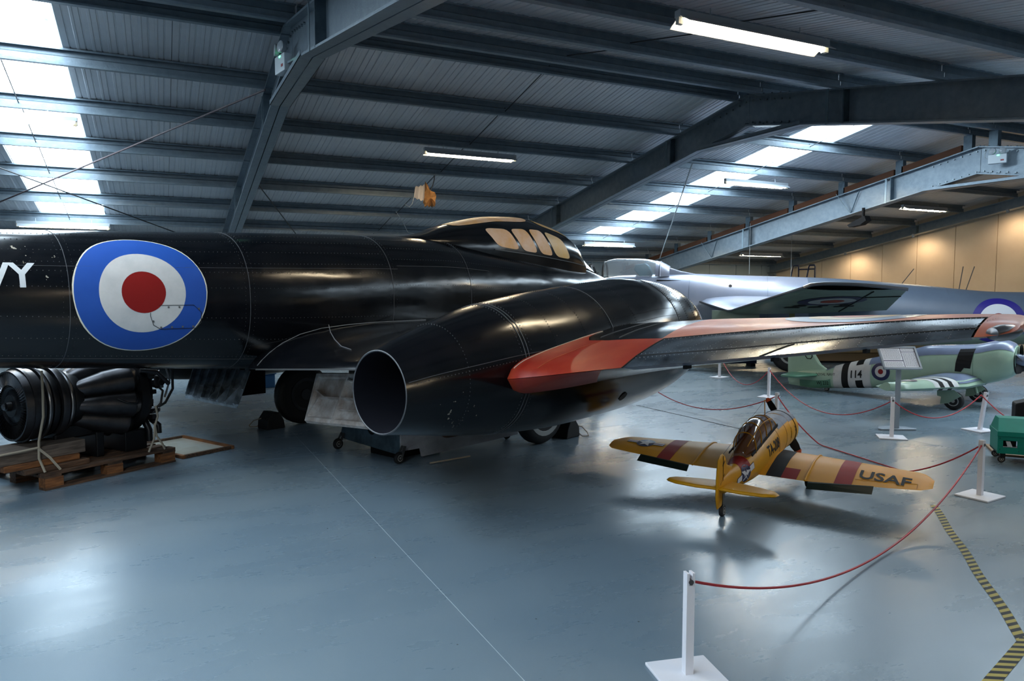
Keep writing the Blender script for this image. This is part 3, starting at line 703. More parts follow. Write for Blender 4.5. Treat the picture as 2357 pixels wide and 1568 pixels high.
def pane(corners, m, sd=-1, off=.004):
    """corners (s,z) bottom-left, bottom-right, top-right, top-left"""
    a, b_, c, d = corners
    def f(u, v):
        # rounded-square remap
        r = math.hypot(u, v)
        if r > 1e-6:
            k = 1/((abs(u/r)**5+abs(v/r)**5)**.2); u, v = u*k, v*k
        U, V = (u+1)/2, (v+1)/2
        s = (a[0]*(1-U)+b_[0]*U)*(1-V)+(d[0]*(1-U)+c[0]*U)*V; z = (a[1]*(1-U)+b_[1]*U)*(1-V)+(d[1]*(1-U)+c[1]*U)*V
        return can(s, qz(s, z), off, sd)
    return disc_patch(f, 0, 1, 40, 6)
PN = [([(3.46, 2.135), (3.84, 2.105), (3.68, 2.355), (3.29, 2.345)], 'pane'), ([(3.90, 2.100), (4.18, 2.08), (4.02, 2.375), (3.72, 2.360)], 'pane'),
      ([(4.24, 2.075), (4.50, 2.055), (4.33, 2.375), (4.06, 2.378)], 'pane'), ([(4.56, 2.05), (4.90, 2.025), (4.76, 2.29), (4.37, 2.375)], 'pane_y')]
for sd in (-1, 1):
    for c, mm in PN: obj('canopy_pane', pane(c, M[mm], sd), M[mm], canopy, True, angle=80)
def toppane(s0, s1, q0, q1):
    def f(u, v):
        r = math.hypot(u, v)
        if r > 1e-6: k = 1/((abs(u/r)**6+abs(v/r)**6)**(1/6)); u, v = u*k, v*k
        s = s0+(s1-s0)*(u+1)/2; q = q0+(q1-q0)*(v+1)/2; p = can(s, q if q <= 1 else 2-q, .004, -1 if q <= 1 else 1); return p
    return disc_patch(f, 0, 1, 40, 8)
obj('canopy_pane', toppane(2.95, 4.22, .62, 1.38), M['pane'], canopy, True, angle=80)
obj('canopy_pane', toppane(4.34, 5.10, .60, 1.40), M['pane_y'], canopy, True, angle=80)
b = B(); b.add([(5.33, -.31, 1.94), (5.33, .31, 1.94), (5.28, .16, 2.18), (5.28, -.16, 2.18), (5.75, -.20, 1.87), (5.75, .20, 1.87)], [(0, 4, 3), (1, 2, 5), (3, 4, 5, 2)])
obj('windscreen', b, M['perspex'], canopy, label='small clear windscreen')
seam([[can(s, .02, .004) for s in frange(3.4, 5.3, 20)]], .006, M['seam'], canopy, 'canopy_rail')

# nacelles
NST = [(0, .963, .278), (.2, .985, .330), (.5, 1.007, .402), (.93, 1.036, .485), (1.3, 1.05, .53), (1.7, 1.066, .562), (2.4, 1.11, .588), (2.8, 1.14, .592), (3.15, 1.16, .565), (3.45, 1.175, .515), (3.65, 1.18, .46), (3.78, 1.18, .405), (3.84, 1.18, .35)]
def nacbody(t): return Body([(s, z+r, z-r, r) for s, z, r in NST], 2.0, -t)
NAC = nacbody(2.5)
for sd, t in (('starboard', 2.5), ('port', -2.5)):
    nb = NAC if t > 0 else nacbody(t)
    xs = frange(0, 3.84, 60); n = 48
    b = B(); inner = [(3.84, .35), (3.80, .31), (3.0, .30)]
    rs = [[nb.pt(x, 360*k/n) for k in range(n)] for x in xs]
    rs += [[(s, -t+r*math.cos(2*PI*k/n)*-1, 1.18+r*math.sin(2*PI*k/n)) for k in range(n)] for s, r in inner[1:]]
    b.rings(rs, True, False, True)
    nc = obj('engine_nacelle', b, M['black'], mt, True, label='%s engine nacelle' % sd)
    b = B(); b.rings([[(s, -t-r*math.cos(2*PI*k/n), z+r*math.sin(2*PI*k/n)) for k in range(n)] for s, z, r in ((0, .963, .2785), (-.004, .963, .2740), (.0, .963, .268), (.10, .967, .262), (.35, .985, .250), (.9, 1.02, .235), (1.15, 1.03, .235))], True, False, True)
    ex = obj('jet_pipe', b, M['darkmetal'], nc, True, label='dark open jet pipe')
    b = B(); b.lathe([(0, .268), (-.0035, .272), (-.0035, .276), (0, .280)], (0, -t, .963), (1, 0, 0), 48, (0, 0, 1), False); obj('pipe_rim', b, M['seam'], nc, True)
    b = B(); b.lathe([(0.6, .01), (.8, .07), (1.1, .10)], (0, -t, 1.0), (1, 0, .03), 20); obj('exhaust_cone', b, M['eng_d'], nc, True)
    if t > 0:
        seam([NAC.ring_path(.93, -90, 130, .002, 60), NAC.ring_path(.96, -90, 130, .002, 60), NAC.ring_path(1.95, 20, 150, .002, 50), NAC.ring_path(3.0, 10, 150, .002), NAC.long_path(0.02, 1.9, 17, .002), NAC.long_path(2.0, 3.0, 14, .002)], .0028, M['seam'], nc)
        rv = [NAC.ring_path(x, -90, 130, .001, 60) for x in (.90, .99)]+[NAC.long_path(.05, 1.9, a, .001) for a in (13,)]+[NAC.ring_path(x, -60, 110, .001, 60) for x in (.45,)]
        rivets(rv, .0048, .028, M['rivet'], 'rivets', nc)
        rv = [NAC.ring_path(x, 15, 120, .001, 60) for x in (1.25, 1.6, 1.93, 2.3, 3.03, 3.2, 3.4, 3.6)]+[NAC.long_path(1.95, 3.0, a, .001) for a in (26, 33)]
        rivets(rv, .0040, .022, M['rivet_d'], 'rivets', nc)
        # raised strap where the cowling meets the wing
        b = B(); P = [NAC.pt(x, a, .006) for x, a in zip(frange(1.95, 3.6, 30), frange(13, 4, 30))]
        b.tube(P, .016, 6); obj('cowling_strap', b, M['blk'], nc, True)
        b = B()
        for k in range(16):
            x = 2.03+k*.10; p = NAC.pt(x, 16-k*.6, .004); b.lathe([(-.006, .020), (.008, .016)], p, (0, -1, .4), 8)
        obj('cowling_fastener', b, M['bolt'], nc, kind='stuff')
        b = B(); p = NAC.pt(2.2, -38, .002); q = Vector((0, p[1]+2.5, p[2]-1.1)).normalized(); b.lathe([(-.01, .045), (.003, .045)], p, (0, q.y, q.z), 20); obj('drain_hole', b, M['blk'], nc)

# inner wing (between fuselage and nacelle) and fillet
def inner(t, x):
    """upper height above trailing edge; x metres forward of the trailing edge"""
    f = max(0, min(1, (1.15-t)/.7))
    a = .38*(1-math.exp(-x/.30)); c = .33*min(1, (x/1.7))**.62*(1 if x < 2.2 else max(.2, 1-((x-2.2)/1.6)**2))
    if x > 2.4: a *= max(.15, 1-((x-2.4)/1.35)**2)
    return a*f+c*(1-f)
for sd in (1, -1):
    b = B(); rs = []
    for t in frange(.45, 2.2, 16):
        te, le = .215, 3.8; zt = .922+.071*t+(.0 if t > .7 else 0); r = []
        X = [((i/27)**1.5)*(le-te) for i in range(28)]
        up = [(te+x, -sd*t, zt+inner(t, x)) for x in X]
        lo = [(te+x, -sd*t, zt-.10*math.sin(PI*min(1, x/(le-te)*.9+.02))) for x in X[::-1]]
        rs.append(up+lo[:-1])
    b.rings(rs, True, False, False)
    iw = obj('inner_wing', b, M['black'], mt, True, angle=50)
    if sd == 1:
        seam([[(.234, -.577, .987), (.268, -.577, 1.021), (.351, -.578, 1.09), (.48, -.577, 1.167), (.64, -.60, 1.235), (.85, -.622, 1.281), (1.126, -.635, 1.303), (1.42, -.647, 1.316), (1.656, -.748, 1.323), (1.867, -.892, 1.333)],
              [(.918, -.632, 1.31), (.864, -.733, 1.251), (.758, -.946, 1.20), (.68, -1.149, 1.156), (.559, -1.451, 1.152)]], .0032, M['rivet_l'], iw)
        b = B(); b.beam((.21, -.6, .958), (.21, -2.2, 1.075), .012, .012); obj('trailing_edge_strip', b, M['rivet'], iw)
# outer wing
te_s = cr([2.9, 2.98, 3.06, 3.18, 3.35, 3.73, 4.0, 5.71], [.86, .72, .645, .605, .585, .556, .548, 1.30])
te_z = lin([2.9, 3.05, 3.4, 3.73, 4.0, 5.71], [1.02, 1.035, 1.09, 1.145, 1.188, 1.413])
le_s = lin([2.9, 4.0, 5.2, 5.75], [3.3, 2.95, 2.5, 2.3])
Hh = lin([2.9, 3.05, 4.0, 5.4, 5.71], [.33, .325, .235, .118, .085])
g_out = cr([0, .07, .2, .4, .6, .8, .95, 1], [0, .26, .60, .90, 1.0, .88, .55, .30])
g_in = cr([0, .008, .03, .07, .25, .42, .6, .8, 1], [0, .12, .25, .37, .62, .83, .97, .9, .3])
l_in = cr([0, .008, .03, .08, .25, .5, .8, 1], [0, -.14, -.28, -.36, -.38, -.30, -.2, .3])
l_out = cr([0, .3, .6, .9, 1], [0, -.22, -.30, -.1, .30])
def wing(t, x, up=True, off=0):
    f = max(0, min(1, (t-3.0)/.85)); f = f*f*(3-2*f); c = le_s(t)-te_s(t)
    g = (g_in(x)*(1-f)+g_out(x)*f) if up else (l_in(x)*(1-f)+l_out(x)*f)
    return (te_s(t)+x*c, -t, te_z(t)+Hh(t)*g+(off if up else -off))
HX = lambda t: float(np.interp(t, [3.0, 4.0, 5.62, 5.75], [.20, .20, .37, .42]))   # aileron hinge as a fraction of chord
CXm = lambda t: float(np.interp(t, [3.0, 4.0, 4.6, 5.62, 5.75], [.06, .065, .075, .12, .13]))
T4 = 4.0
ow = None
def wpatch(name, tf, xf, m, parent, nu=30, nv=14, up=True, off=0, label=None, thick=0):
    """u,v in 0..1 -> (t,x)"""
    b = B(); b.grid(lambda u, v: wing(tf(u, v), xf(u, v), up, off), frange(0, 1, nu), frange(0, 1, nv)); return obj(name, b, m, parent, True, label=label, angle=60)
TT = 5.60
ow = wpatch('outer_wing', lambda u, v: 2.93+(TT-2.93)*u, lambda u, v: v, M['under'] if False else M['black'], mt, 50, 24, False, label='starboard outer wing, seen from behind')
bx = lambda t: float(np.interp(t, [2.93, 3.05, 3.12, 3.25, 3.5, 4.0], [.46, .42, .33, .27, .235, .205]))   # front edge of the orange fairing
wpatch('orange_fairing', lambda u, v: 2.93+(T4-2.93)*u, lambda u, v: v*bx(2.93+(T4-2.93)*u), M['red_p'], ow, 60, 30, True, .001, 'glossy red-orange trailing edge fairing on the nacelle side')
wpatch('orange_fairing_underside', lambda u, v: 2.93+.92*u, lambda u, v: v*(.47-.46*min(1, u*1.0)), M['red_p'], ow, 16, 20, False, .002, 'red-orange underside of the fairing')
ti = lambda x: T4-.02-.42*max(0, (x-.2))
def wsk(u, v):
    t = 2.93+(T4-2.93)*u
    for _ in range(8):
        x = bx(t)+.004+(1-bx(t)-.004)*v; t = 2.93+u*(ti(x)-2.93)
    return t, x
wpatch('wing_skin', lambda u, v: wsk(u, v)[0], lambda u, v: wsk(u, v)[1], M['black'], ow, 60, 40, True, 0, 'black skin next to the nacelle')
def orx(u, v):
    t = T4+(TT-T4)*u; return HX(t)+(1-HX(t))*v
wpatch('orange_wing_panel', lambda u, v: ti(orx(u, v))+(TT-ti(orx(u, v)))*u, orx, M['orange'], ow, 50, 26, True, .0008, 'scuffed faded-orange upper wing skin')
ail = wpatch('aileron', lambda u, v: T4+.01+(TT-T4-.02)*u, lambda u, v: CXm(T4+(TT-T4)*u)+.004+(HX(T4+(TT-T4)*u)-CXm(T4+(TT-T4)*u)-.009)*v, M['aileron'], ow, 50, 8, True, .001, 'riveted bare-metal aileron')
wpatch('trailing_edge_tab', lambda u, v: T4+.01+(TT-T4-.02)*u, lambda u, v: (CXm(T4+(TT-T4)*u)-.003)*v, M['aileron'], ow, 50, 6, True, .0005, 'narrow riveted trailing edge strip')
b = B(); b.grid(lambda u, v: wing(T4+.01+(TT-T4-.02)*u, .001+.05*v, False, .012*v), frange(0, 1, 40), frange(0, 1, 4)); obj('trailing_edge_underside', b, M['jetgrey'], ow, True)
seam([[wing(t, HX(t)-.003, True, .001) for t in frange(T4, TT, 40)]], .006, M['seam_d'], ow, 'hinge_gap')
seam([[wing(t, CXm(t), True, .001) for t in frange(T4, TT, 40)], [wing(T4+.005, x, True, .001) for x in frange(0, .2, 12)], [wing(4.72+.10*x/.07, x, True, .002) for x in frange(0, .075, 5)]], .0042, M['seam_d'], ow, 'tab_gap')
seam([[wing(4.72-.72+t_, HX(4.0+t_)*.0+x, True, .002) for t_, x in ((0, 0), (0.001, .001))]], .001, M['seam_d'], ow)
rv = []
for t in frange(T4+.08, TT-.06, 15):
    rv.append([wing(t+(x-.1)*.45, x, True, .002) for x in frange(CXm(t)+.012, HX(t)-.012, 10)])
rv += [[wing(t, HX(t)-.014, True, .002) for t in frange(T4+.02, TT, 50)], [wing(t, CXm(t)+.012, True, .002) for t in frange(T4+.02, TT, 50)], [wing(t, CXm(t)-.014, True, .002) for t in frange(T4+.02, TT, 50)]]
for t in frange(T4+.1, TT-.1, 16): rv.append([wing(t, x, True, .002) for x in frange(.008, CXm(t)-.01, 5)])
rivets(rv, .0027, .026, M['rivet_l'], 'rivets', ow)
seam([[wing(t, .20+(t-3.35)*.0+.0, True, .003) for t in frange(3.5, 3.5+.001, 2)], [wing(3.30+.55*x, x, True, .003) for x in frange(.02, .24, 16)]], .0022, M['orange'], ow, 'skin_joint')
seam([[wing(3.30-.15*(x-.3), x, True, .002) for x in frange(.3, .85, 20)], [wing(3.55-.3*(x-.25), x, True, .002) for x in frange(.26, .85, 20)]], .0022, M['seam'], ow)
seam([[wing(3.05+.02*math.sin(20*x), x, True, .003) for x in frange(.02, .42, 24)]], .003, M['pale_rim'], ow, 'paint_edge')
# actuator hinges below the trailing edge
for t in (4.32, 4.75, 5.15):
    p = wing(t, .05, False); obj('hinge_bracket', B().box((p[0]-.015, p[1]-.010, p[2]-.030), (p[0]+.05, p[1]+.010, p[2]+.01)), M['blk'], ow)
# wing roundel on the upper skin
def wrn(u, v, off): return wing(4.86+u, (1.86+v-te_s(4.86+u))/(le_s(4.86+u)-te_s(4.86+u)), True, off)
def clip(u, v): return max(v, HX(4.86+u)*(le_s(4.86+u)-te_s(4.86+u))+te_s(4.86+u)-1.86+.01)
for r0, r1, mm, nm, off in ((.25, .40, 'wr_b', 'roundel_blue_ring', .003), (.13, .26, 'wr_c', 'roundel_cream_ring', .004), (0, .135, 'wr_r', 'roundel_red_disc', .005)):
    if mm not in M: M[mm] = mat(mm, dict(wr_b=(.16, .26, .44), wr_c=(.62, .50, .32), wr_r=(.52, .12, .05))[mm], .35, coat=.2)
    obj(nm, disc_patch(lambda u, v: wrn(u, clip(u, v), off), r0, r1), M[mm], ow, True)
# rounded wing tip
b = B(); rs = []
for k in range(12):
    a = k/11*PI/2; t = TT+.17*math.sin(a); sh = math.cos(a)**.7 if k < 11 else .02
    c0 = te_s(TT)+.15*(1-sh)+(.03*math.sin(a)); c1 = le_s(TT)-.42*(1-sh); zm = te_z(TT)+.045; ring = []
    for i in range(24):
        f = i/12; up = f <= 1; x = f if up else 2-f; p = wing(TT, x, up)
        ring.append((c0+(c1-c0)*x, -t, zm+(p[2]-zm)*sh+.012*math.sin(a)))
    rs.append(ring)
b.rings(rs, True, True, True); obj('wing_tip', b, M['orange'], ow, True, label='rounded orange and chrome wing tip')
b = B(); b.lathe([(-.13, .002), (-.12, .03), (-.05, .042), (.05, .04), (.13, .02), (.15, .002)], (te_s(TT)+.16, -TT-.11, te_z(TT)+.02), (1, -.35, .02), 20); obj('tip_lamp', b, M['eng_s'], ow, True, label='chromed fairing at the tip')
# port outer wing, fin and tailplane (mostly hidden or outside the frame)
b = B(); b.rings([[(s_*1.0, t, z) for s_, z in ((te_s(t), te_z(t)), (te_s(t)+.6, te_z(t)+.8*Hh(t)), (te_s(t)+1.3, te_z(t)+Hh(t)), (le_s(t)-.1, te_z(t)+.6*Hh(t)), (le_s(t), te_z(t)+.3*Hh(t)), (te_s(t)+1.2, te_z(t)-.05))] for t in frange(2.95, 5.7, 10)], True, True, True); obj('outer_wing', b, M['black'], mt, True, label='port outer wing')
b = B(); b.rings([[(s0, -.05*k, z), (s0+.5*(s1-s0), -.09*k, z), (s1, 0, z), (s0+.5*(s1-s0), .09*k, z), (s0, .05*k, z)] for z, s0, s1, k in ((1.7, -6.4, -4.3, 1), (2.4, -6.5, -4.8, .9), (3.1, -6.5, -5.1, .7), (3.7, -6.4, -5.6, .3))], True, True, True); obj('tail_fin', b, M['black'], mt, True)
b = B(); b.rings([[(-6.6+.1*abs(y), y, 2.75), (-6.1, y, 2.75+.05*k), (-5.6-.3*abs(y), y, 2.75), (-6.1, y, 2.75-.05*k)] for y, k in ((-1.95, .3), (-1, .8), (0, 1.2), (1, .8), (1.95, .3))], True, True, True); obj('tailplane', b, M['black'], mt, True)

# lowered split flaps under the centre section, ribbed inside
def ribflap(name, A, Bc, C, D, m, label, n, diag=False):
    """corners A hinge right, Bc lower right, C lower left, D hinge left; ribs stand proud of the aft face"""
    A, Bc, C, D = map(Vector, (A, Bc, C, D)); nr = (D-A).cross(Bc-A).normalized()
    if nr.x > 0: nr = -nr
    f = lambda u, v, o=0: (A*(1-u)+D*u)*(1-v)+(Bc*(1-u)+C*u)*v+nr*o
    b = B(); b.add([f(0, 0), f(1, 0), f(1, 1), f(0, 1), f(0, 0, -.012), f(1, 0, -.012), f(1, 1, -.012), f(0, 1, -.012)], [(0, 1, 2, 3), (7, 6, 5, 4), (0, 4, 5, 1), (1, 5, 6, 2), (2, 6, 7, 3), (3, 7, 4, 0)])
    fo = obj(name, b, m, mt, label=label)
    def rib(p, q, wd=.02, hh=.03):
        hh *= 1.5
        b = B(); a, c = f(*p, .0), f(*q, .0); sd = (c-a).cross(nr).normalized()*wd/2
        b.add([a-sd, a+sd, c+sd, c-sd, a-sd*.5+nr*hh, a+sd*.5+nr*hh, c+sd*.5+nr*hh, c-sd*.5+nr*hh], [(0, 1, 2, 3), (7, 6, 5, 4), (0, 4, 5, 1), (1, 5, 6, 2), (2, 6, 7, 3), (3, 7, 4, 0)]); obj('flap_rib', b, m, fo)
    return f, rib, fo
f, rib, fo = ribflap('split_flap', (.90, .75, .79), (.5, .29, .50), (.5, 1.33, .496), (.9, 1.95, .74), M['flapb'], 'dark blue-grey ribbed split flap hanging below the roundel', 6)
for k in range(7): rib((.02+k*.16, 0), (.02+k*.16, .98))
for k in range(3): rib((.02+k*.16, .55), (.18+k*.16, .98), .015)
rib((0, .97), (1, .97), .05, .015); rib((0, .55), (1, .62), .012, .01)
f, rib, fo = ribflap('split_flap', (1.0, -1.50, .91), (.85, -1.34, .46), (.85, -.364, .40), (1.0, -.347, .826), M['flapm'], 'pale grey ribbed split flap hanging behind the nacelle mouth', 6)
rib((.0, .03), (1, .03), .06, .02); rib((0, .96), (1, .96), .07, .02); rib((.99, 0), (.99, 1), .06, .02)
rib((.55, 0), (.55, 1), .03, .035); rib((.2, 0), (.2, .5), .02, .03); rib((0, .50), (.86, .50), .03, .03); rib((.86, .5), (.95, .85), .02, .03); rib((.78, .5), (.93, .36), .03, .03); rib((0, .14), (.55, .14), .02, .03); rib((0, .72), (.55, .72), .012, .02)
# undercarriage
for sd, y, x in (('port', 1.48, 1.98), ('starboard', -1.43, 2.98)):
    w_ = wheel(mt, (x, y, .36), .36, .17, (0, 1, .0), 'main_wheel', .5, 8, 1.0 if sd == 'port' else 1.34)
    if sd == 'port':
        for c in w_.children: c.data.materials[0] = M['eng_d']; c['label'] = 'dark wheel hub'  # far hub takes the black engine material
    b = B(); b.cyl((x, y+.12, .36), (x-.05, y+.14, 1.0), .045, 14); b.cyl((x, y+.14, .36), (x, y, .36), .03, 12); obj('main_leg', b, M['bare'], mt, True)
b = B(); b.cyl((6.2, 0, .26), (6.0, 0, 1.0), .04, 14); obj('nose_leg', b, M['bare'], mt, True)
wheel(mt, (6.2, 0, .26), .26, .13, (0, 1, 0), 'nose_wheel')
obj('wheel_door', B().box((2.3, .95, .50), (3.1, .97, .95)), M['eng_d'], mt); obj('wheel_door', B().box((1.35, 1.92, .35), (1.75, 1.95, 1.0)), M['eng_d'], mt)

def loc2w(o, az, s, t, z):
    a = R(az); return (o[0]+s*math.sin(a)+t*math.cos(a), o[1]+s*math.cos(a)-t*math.sin(a), z)
MO = (0.294, 6.922)
# wheel chocks
def chock(s, t, label, rz):
    p = loc2w(MO, MAZ, s, t, 0); k = thing('wheel_chock', label, 'chock', p, az2rot(MAZ)+rz, 'wheel chocks')
    b = B(); b.prism([(-.12, 0), (.12, 0), (.10, .10), (.05, .19), (-.04, .20), (-.11, .11)], lambda p_, q: (p_, -.11, q), lambda p_, q: (p_, .11, q)); obj('chock_block', b, M['tyre'], k, bevel=.01)
    obj('chock_cord', B().tube([(-.1, .05, .12), (-.17, .1, .10), (-.2, .15, .04), (-.16, .2, .01), (-.1, .16, .01), (-.12, .1, .03)], .006, 6), M['strap'], k, True); return k
chock(1.56, -1.48, 'black wheel chock behind the far main wheel, left of the grey flap', 0)
chock(3.44, 1.43, 'black wheel chock in front of the near main wheel under the nacelle', PI)

# low trolley under the jet
TR = loc2w(MO, MAZ, 1.46, .52, 0)
tr = thing('wheeled_trolley', 'low blue-grey trolley with castors under the open jet pipe', 'trolley', TR, az2rot(MAZ))
# local: x forward, y to port
b = B(); hole = [(.055*math.cos(a), .075*math.sin(a)) for a in frange(0, 2*PI, 21)[:-1]]
b.prism([(-.50, .13), (-.42, .34), (-.40, .42), (.34, .42), (.42, .30), (.46, .10), (.44, .06), (-.44, .10)], lambda p, q: (0, -p, q), lambda p, q: (.02, -p, q)); ep = obj('end_plate', b, M['trol_b'], tr, label='blue-grey end plate with a round hole')
b = B().lathe([(-.002, .062), (.0, .062)], (-.002, -.02, .265), (1, 0, 0), 24); obj('round_hole', b, M['blk'], ep)
b = B(); b.prism([(0.0, .10), (.22, .10), (.24, .015), (1.55, .045), (1.62, .48), (0, .46)], lambda p, q: (p, -.46-.12*min(1, p), q), lambda p, q: (p, -.44-.12*min(1, p), q)); sp_ = obj('side_panel', b, M['trol_w'], tr, label='pale grey cut-out side panel')
for x0, x1 in ((.42, .86), (.98, 1.30)):
    b = B(); cx, cz = (x0+x1)/2, .30; b.grid(lambda u, v: (cx+(x1-x0)/2*math.copysign(abs(math.cos(u))**.5, math.cos(u))*v, -.475-.12*min(1, cx), cz+.14*math.copysign(abs(math.sin(u))**.5, math.sin(u))*v), frange(0, 2*PI, 33), [0.01, 1]); obj('recess', b, M['rust'], sp_, label='rust-stained recess')
obj('deck', B().box((.02, -.44, .30), (1.6, .42, .33)), M['trol_b'], tr)
for x, y in ((-.02, .46), (-.02, -.50), (1.5, .40), (1.5, -.5)):
    w_ = wheel(tr, (x-.04, y, .055), .055, .04, (0, 1, 0), 'castor', .4)
    b = B(); b.beam((x-.04, y+.03, .05), (x+.02, y+.02, .16), .03, .006); b.beam((x-.04, y-.03, .05), (x+.02, y-.02, .16), .03, .006); obj('castor_fork', b, M['bare'], tr)
bb = B().box((-.0, 0, 0), (.55, .42, .17)); obj('timber_block', bb, M['blk'], tr).location = (.06, -.34, .0)
p = loc2w(MO, MAZ, 1.75, 1.42, .012)
tag(obj('dark_rod', B().tube([loc2w(MO, MAZ, 1.55, 1.28, .02), loc2w(MO, MAZ, 2.0, 1.36, .02)], .008, 6), M['strap'], None), 'thin pale rod lying on the floor in front of the trolley', 'rod')

# ================================================================== ENGINE ON ITS PALLET
PAZ = 56.2; PO = (-.873, 6.879)
def pl(u, v, z): a = R(PAZ); return (PO[0]+u*math.sin(a)-v*math.cos(a), PO[1]+u*math.cos(a)+v*math.sin(a), z)
pal = thing('wooden_pallet', 'dark wooden pallet carrying the jet engine', 'pallet', pl(0, 0, 0), az2rot(PAZ))
for k in range(7): obj('deck_board', B().box((0, .0+k*.152, .118), (1.17, .105+k*.152, .140)), M['wood'], pal)
for k in range(3):
    obj('bearer_board', B().box((k*.52, 0, .098), (k*.52+.13, 1.02, .118)), M['wood'], pal)
    obj('base_board', B().box((0, k*.46, 0), (1.17, k*.46+.10, .020)), M['wood'], pal)
    for j in range(3): obj('pallet_block', B().box((k*.51, j*.46, .020), (k*.51+.145, j*.46+.10, .098)), M['wood_o'] if j == 0 else M['wood'], pal)
def timber(name, lo, hi, m, label, rot=0):
    o = thing(name, label, 'timber', pl((lo[0]+hi[0])/2, (lo[1]+hi[1])/2, lo[2]), az2rot(PAZ)+rot)
    dx, dy, dz = ((hi[i]-lo[i])/2 for i in range(3)); obj('timber_length', B().box((-dx, -dy, 0), (dx, dy, dz*2)), M[m], o, bevel=.006); return o
timber('timber_plank', (-.12, .06, .140), (.40, .34, .185), 'wood', 'weathered plank, bottom of the stack under the turbine end of the engine')
timber('timber_plank', (-.25, .10, .185), (.34, .24, .235), 'wood_o', 'orange-brown plank in the middle of the timber stack on the pallet')
timber('timber_beam', (-.28, .12, .235), (.40, .46, .345), 'wood_b', 'thick weathered beam on top of the timber stack under the turbine')
timber('timber_plank', (.0, .62, .140), (.5, .88, .185), 'wood', 'plank at the back of the pallet behind the timber stack')

en = thing('jet_engine', 'dark oily jet engine with bladed turbine disc strapped to the pallet', 'engine', pl(.10, .03, .088), az2rot(PAZ)); en.scale = (.90, .93, .93)
EC = (0, .42, .62)       # axis y,z in pallet frame
def E_(prof, m, name, n=40, lab=None, par=None, smooth=True): b = B(); b.lathe(prof, (0, EC[1], EC[2]), (1, 0, 0), n, (0, 0, 1), prof[0][1] < .05); return obj(name, b, m, par or en, smooth, label=lab)
td = E_([(-.16, .30), (-.16, .315), (-.10, .325), (-.10, .34), (-.07, .34), (-.07, .325), (.0, .325)], M['eng'], 'turbine_casing')
E_([(-.15, .30), (-.13, .18), (-.14, .17), (-.12, .15), (-.135, .11), (-.15, .10), (-.15, .045), (-.19, .04), (-.20, .001)], M['eng_d'], 'turbine_disc', 48, 'black turbine disc with bright hub', td)
b = B()
for k in range(60):
    a = 2*PI*k/60; c, s = math.cos(a), math.sin(a)
    b.add([(-.158, EC[1]+c*.19, EC[2]+s*.19), (-.158, EC[1]+c*.298, EC[2]+s*.298), (-.12, EC[1]+math.cos(a+.09)*.298, EC[2]+math.sin(a+.09)*.298), (-.12, EC[1]+math.cos(a+.09)*.19, EC[2]+math.sin(a+.09)*.19)], [(0, 1, 2, 3)])
obj('turbine_blades', b, M['eng_s'], td, kind='stuff')
E_([(-.205, .03), (-.215, .02), (-.215, .001)], M['eng_s'], 'hub_cap', 20, 'bright steel hub', td)
for x, r, wd, mm in ((.02, .335, .03, 'eng_s'), (.08, .31, .05, 'eng_d'), (.15, .33, .06, 'eng'), (.24, .30, .03, 'eng_s'), (.30, .26, .08, 'eng_d')):
    E_([(x, r-.05), (x, r), (x+wd*.3, r+.006), (x+wd, r), (x+wd, r-.05)], M[mm], 'casing_flange')
E_([(0, .27), (.28, .27), (.42, .16), (.95, .15), (.95, .001)], M['eng_d'], 'core_casing')
for k in range(8):
    a = 2*PI*(k+.30)/8; c, s = math.cos(a), math.sin(a)
    b = B(); ax = Vector((1, c*.24, s*.24)).normalized(); b.lathe([(0, .05), (.03, .066), (.12, .088), (.30, .124), (.50, .132), (.52, .138), (.54, .138), (.55, .126), (.60, .09), (.60, .001)], (.30, EC[1]+c*.185, EC[2]+s*.185), ax, 22); cc = obj('combustion_can', b, M['eng'], en, True)
    p = Vector((.30, EC[1]+c*.185, EC[2]+s*.185))+ax*.30; b = B(); b.tube([p, p+Vector((0, c*.10, s*.10)), p+Vector((.22, c*.135, s*.135))], .009, 8); obj('fuel_pipe', b, M['eng_s'], cc, True)
E_([(.86, .36), (.88, .40), (.96, .405), (.98, .36), (1.04, .33), (1.08, .25), (1.10, .001)], M['eng_d'], 'compressor_casing')
rr = random.Random(11)
for i in range(26):
    a = rr.uniform(-2.4, .7); rad = rr.uniform(.10, .36); x = rr.uniform(1.02, 1.20); y, z = EC[1]+math.cos(a)*rad*-1 if False else EC[1]-abs(math.cos(a))*rad*rr.choice((1, 1, -.6)), EC[2]+math.sin(a)*rad
    w_, h_, d_ = rr.uniform(.03, .08), rr.uniform(.03, .09), rr.uniform(.04, .10); b = B()
    if i % 2: b.box((x, y-w_/2, z-h_/2), (x+d_, y+w_/2, z+h_/2))
    else: b.lathe([(0, w_*.6), (d_*.7, w_*.6), (d_*.7, w_*.4), (d_, w_*.4)], (x, y, z), (rr.uniform(.2, 1), rr.uniform(-.5, .2), rr.uniform(-.6, .3)), 12)
    obj('gearbox_accessory', b, M[('eng_d', 'eng', 'eng_d')[i % 3]], en, i % 2 == 0)
b = B().box((1.13, .10, .66), (1.17, .20, .78)); u = obj('square_flange', b, M['eng_s'], en); obj('flange_bore', B().lathe([(0, .035), (.003, .035)], (1.15, .098, .72), (0, -1, 0), 20), M['blk'], u)
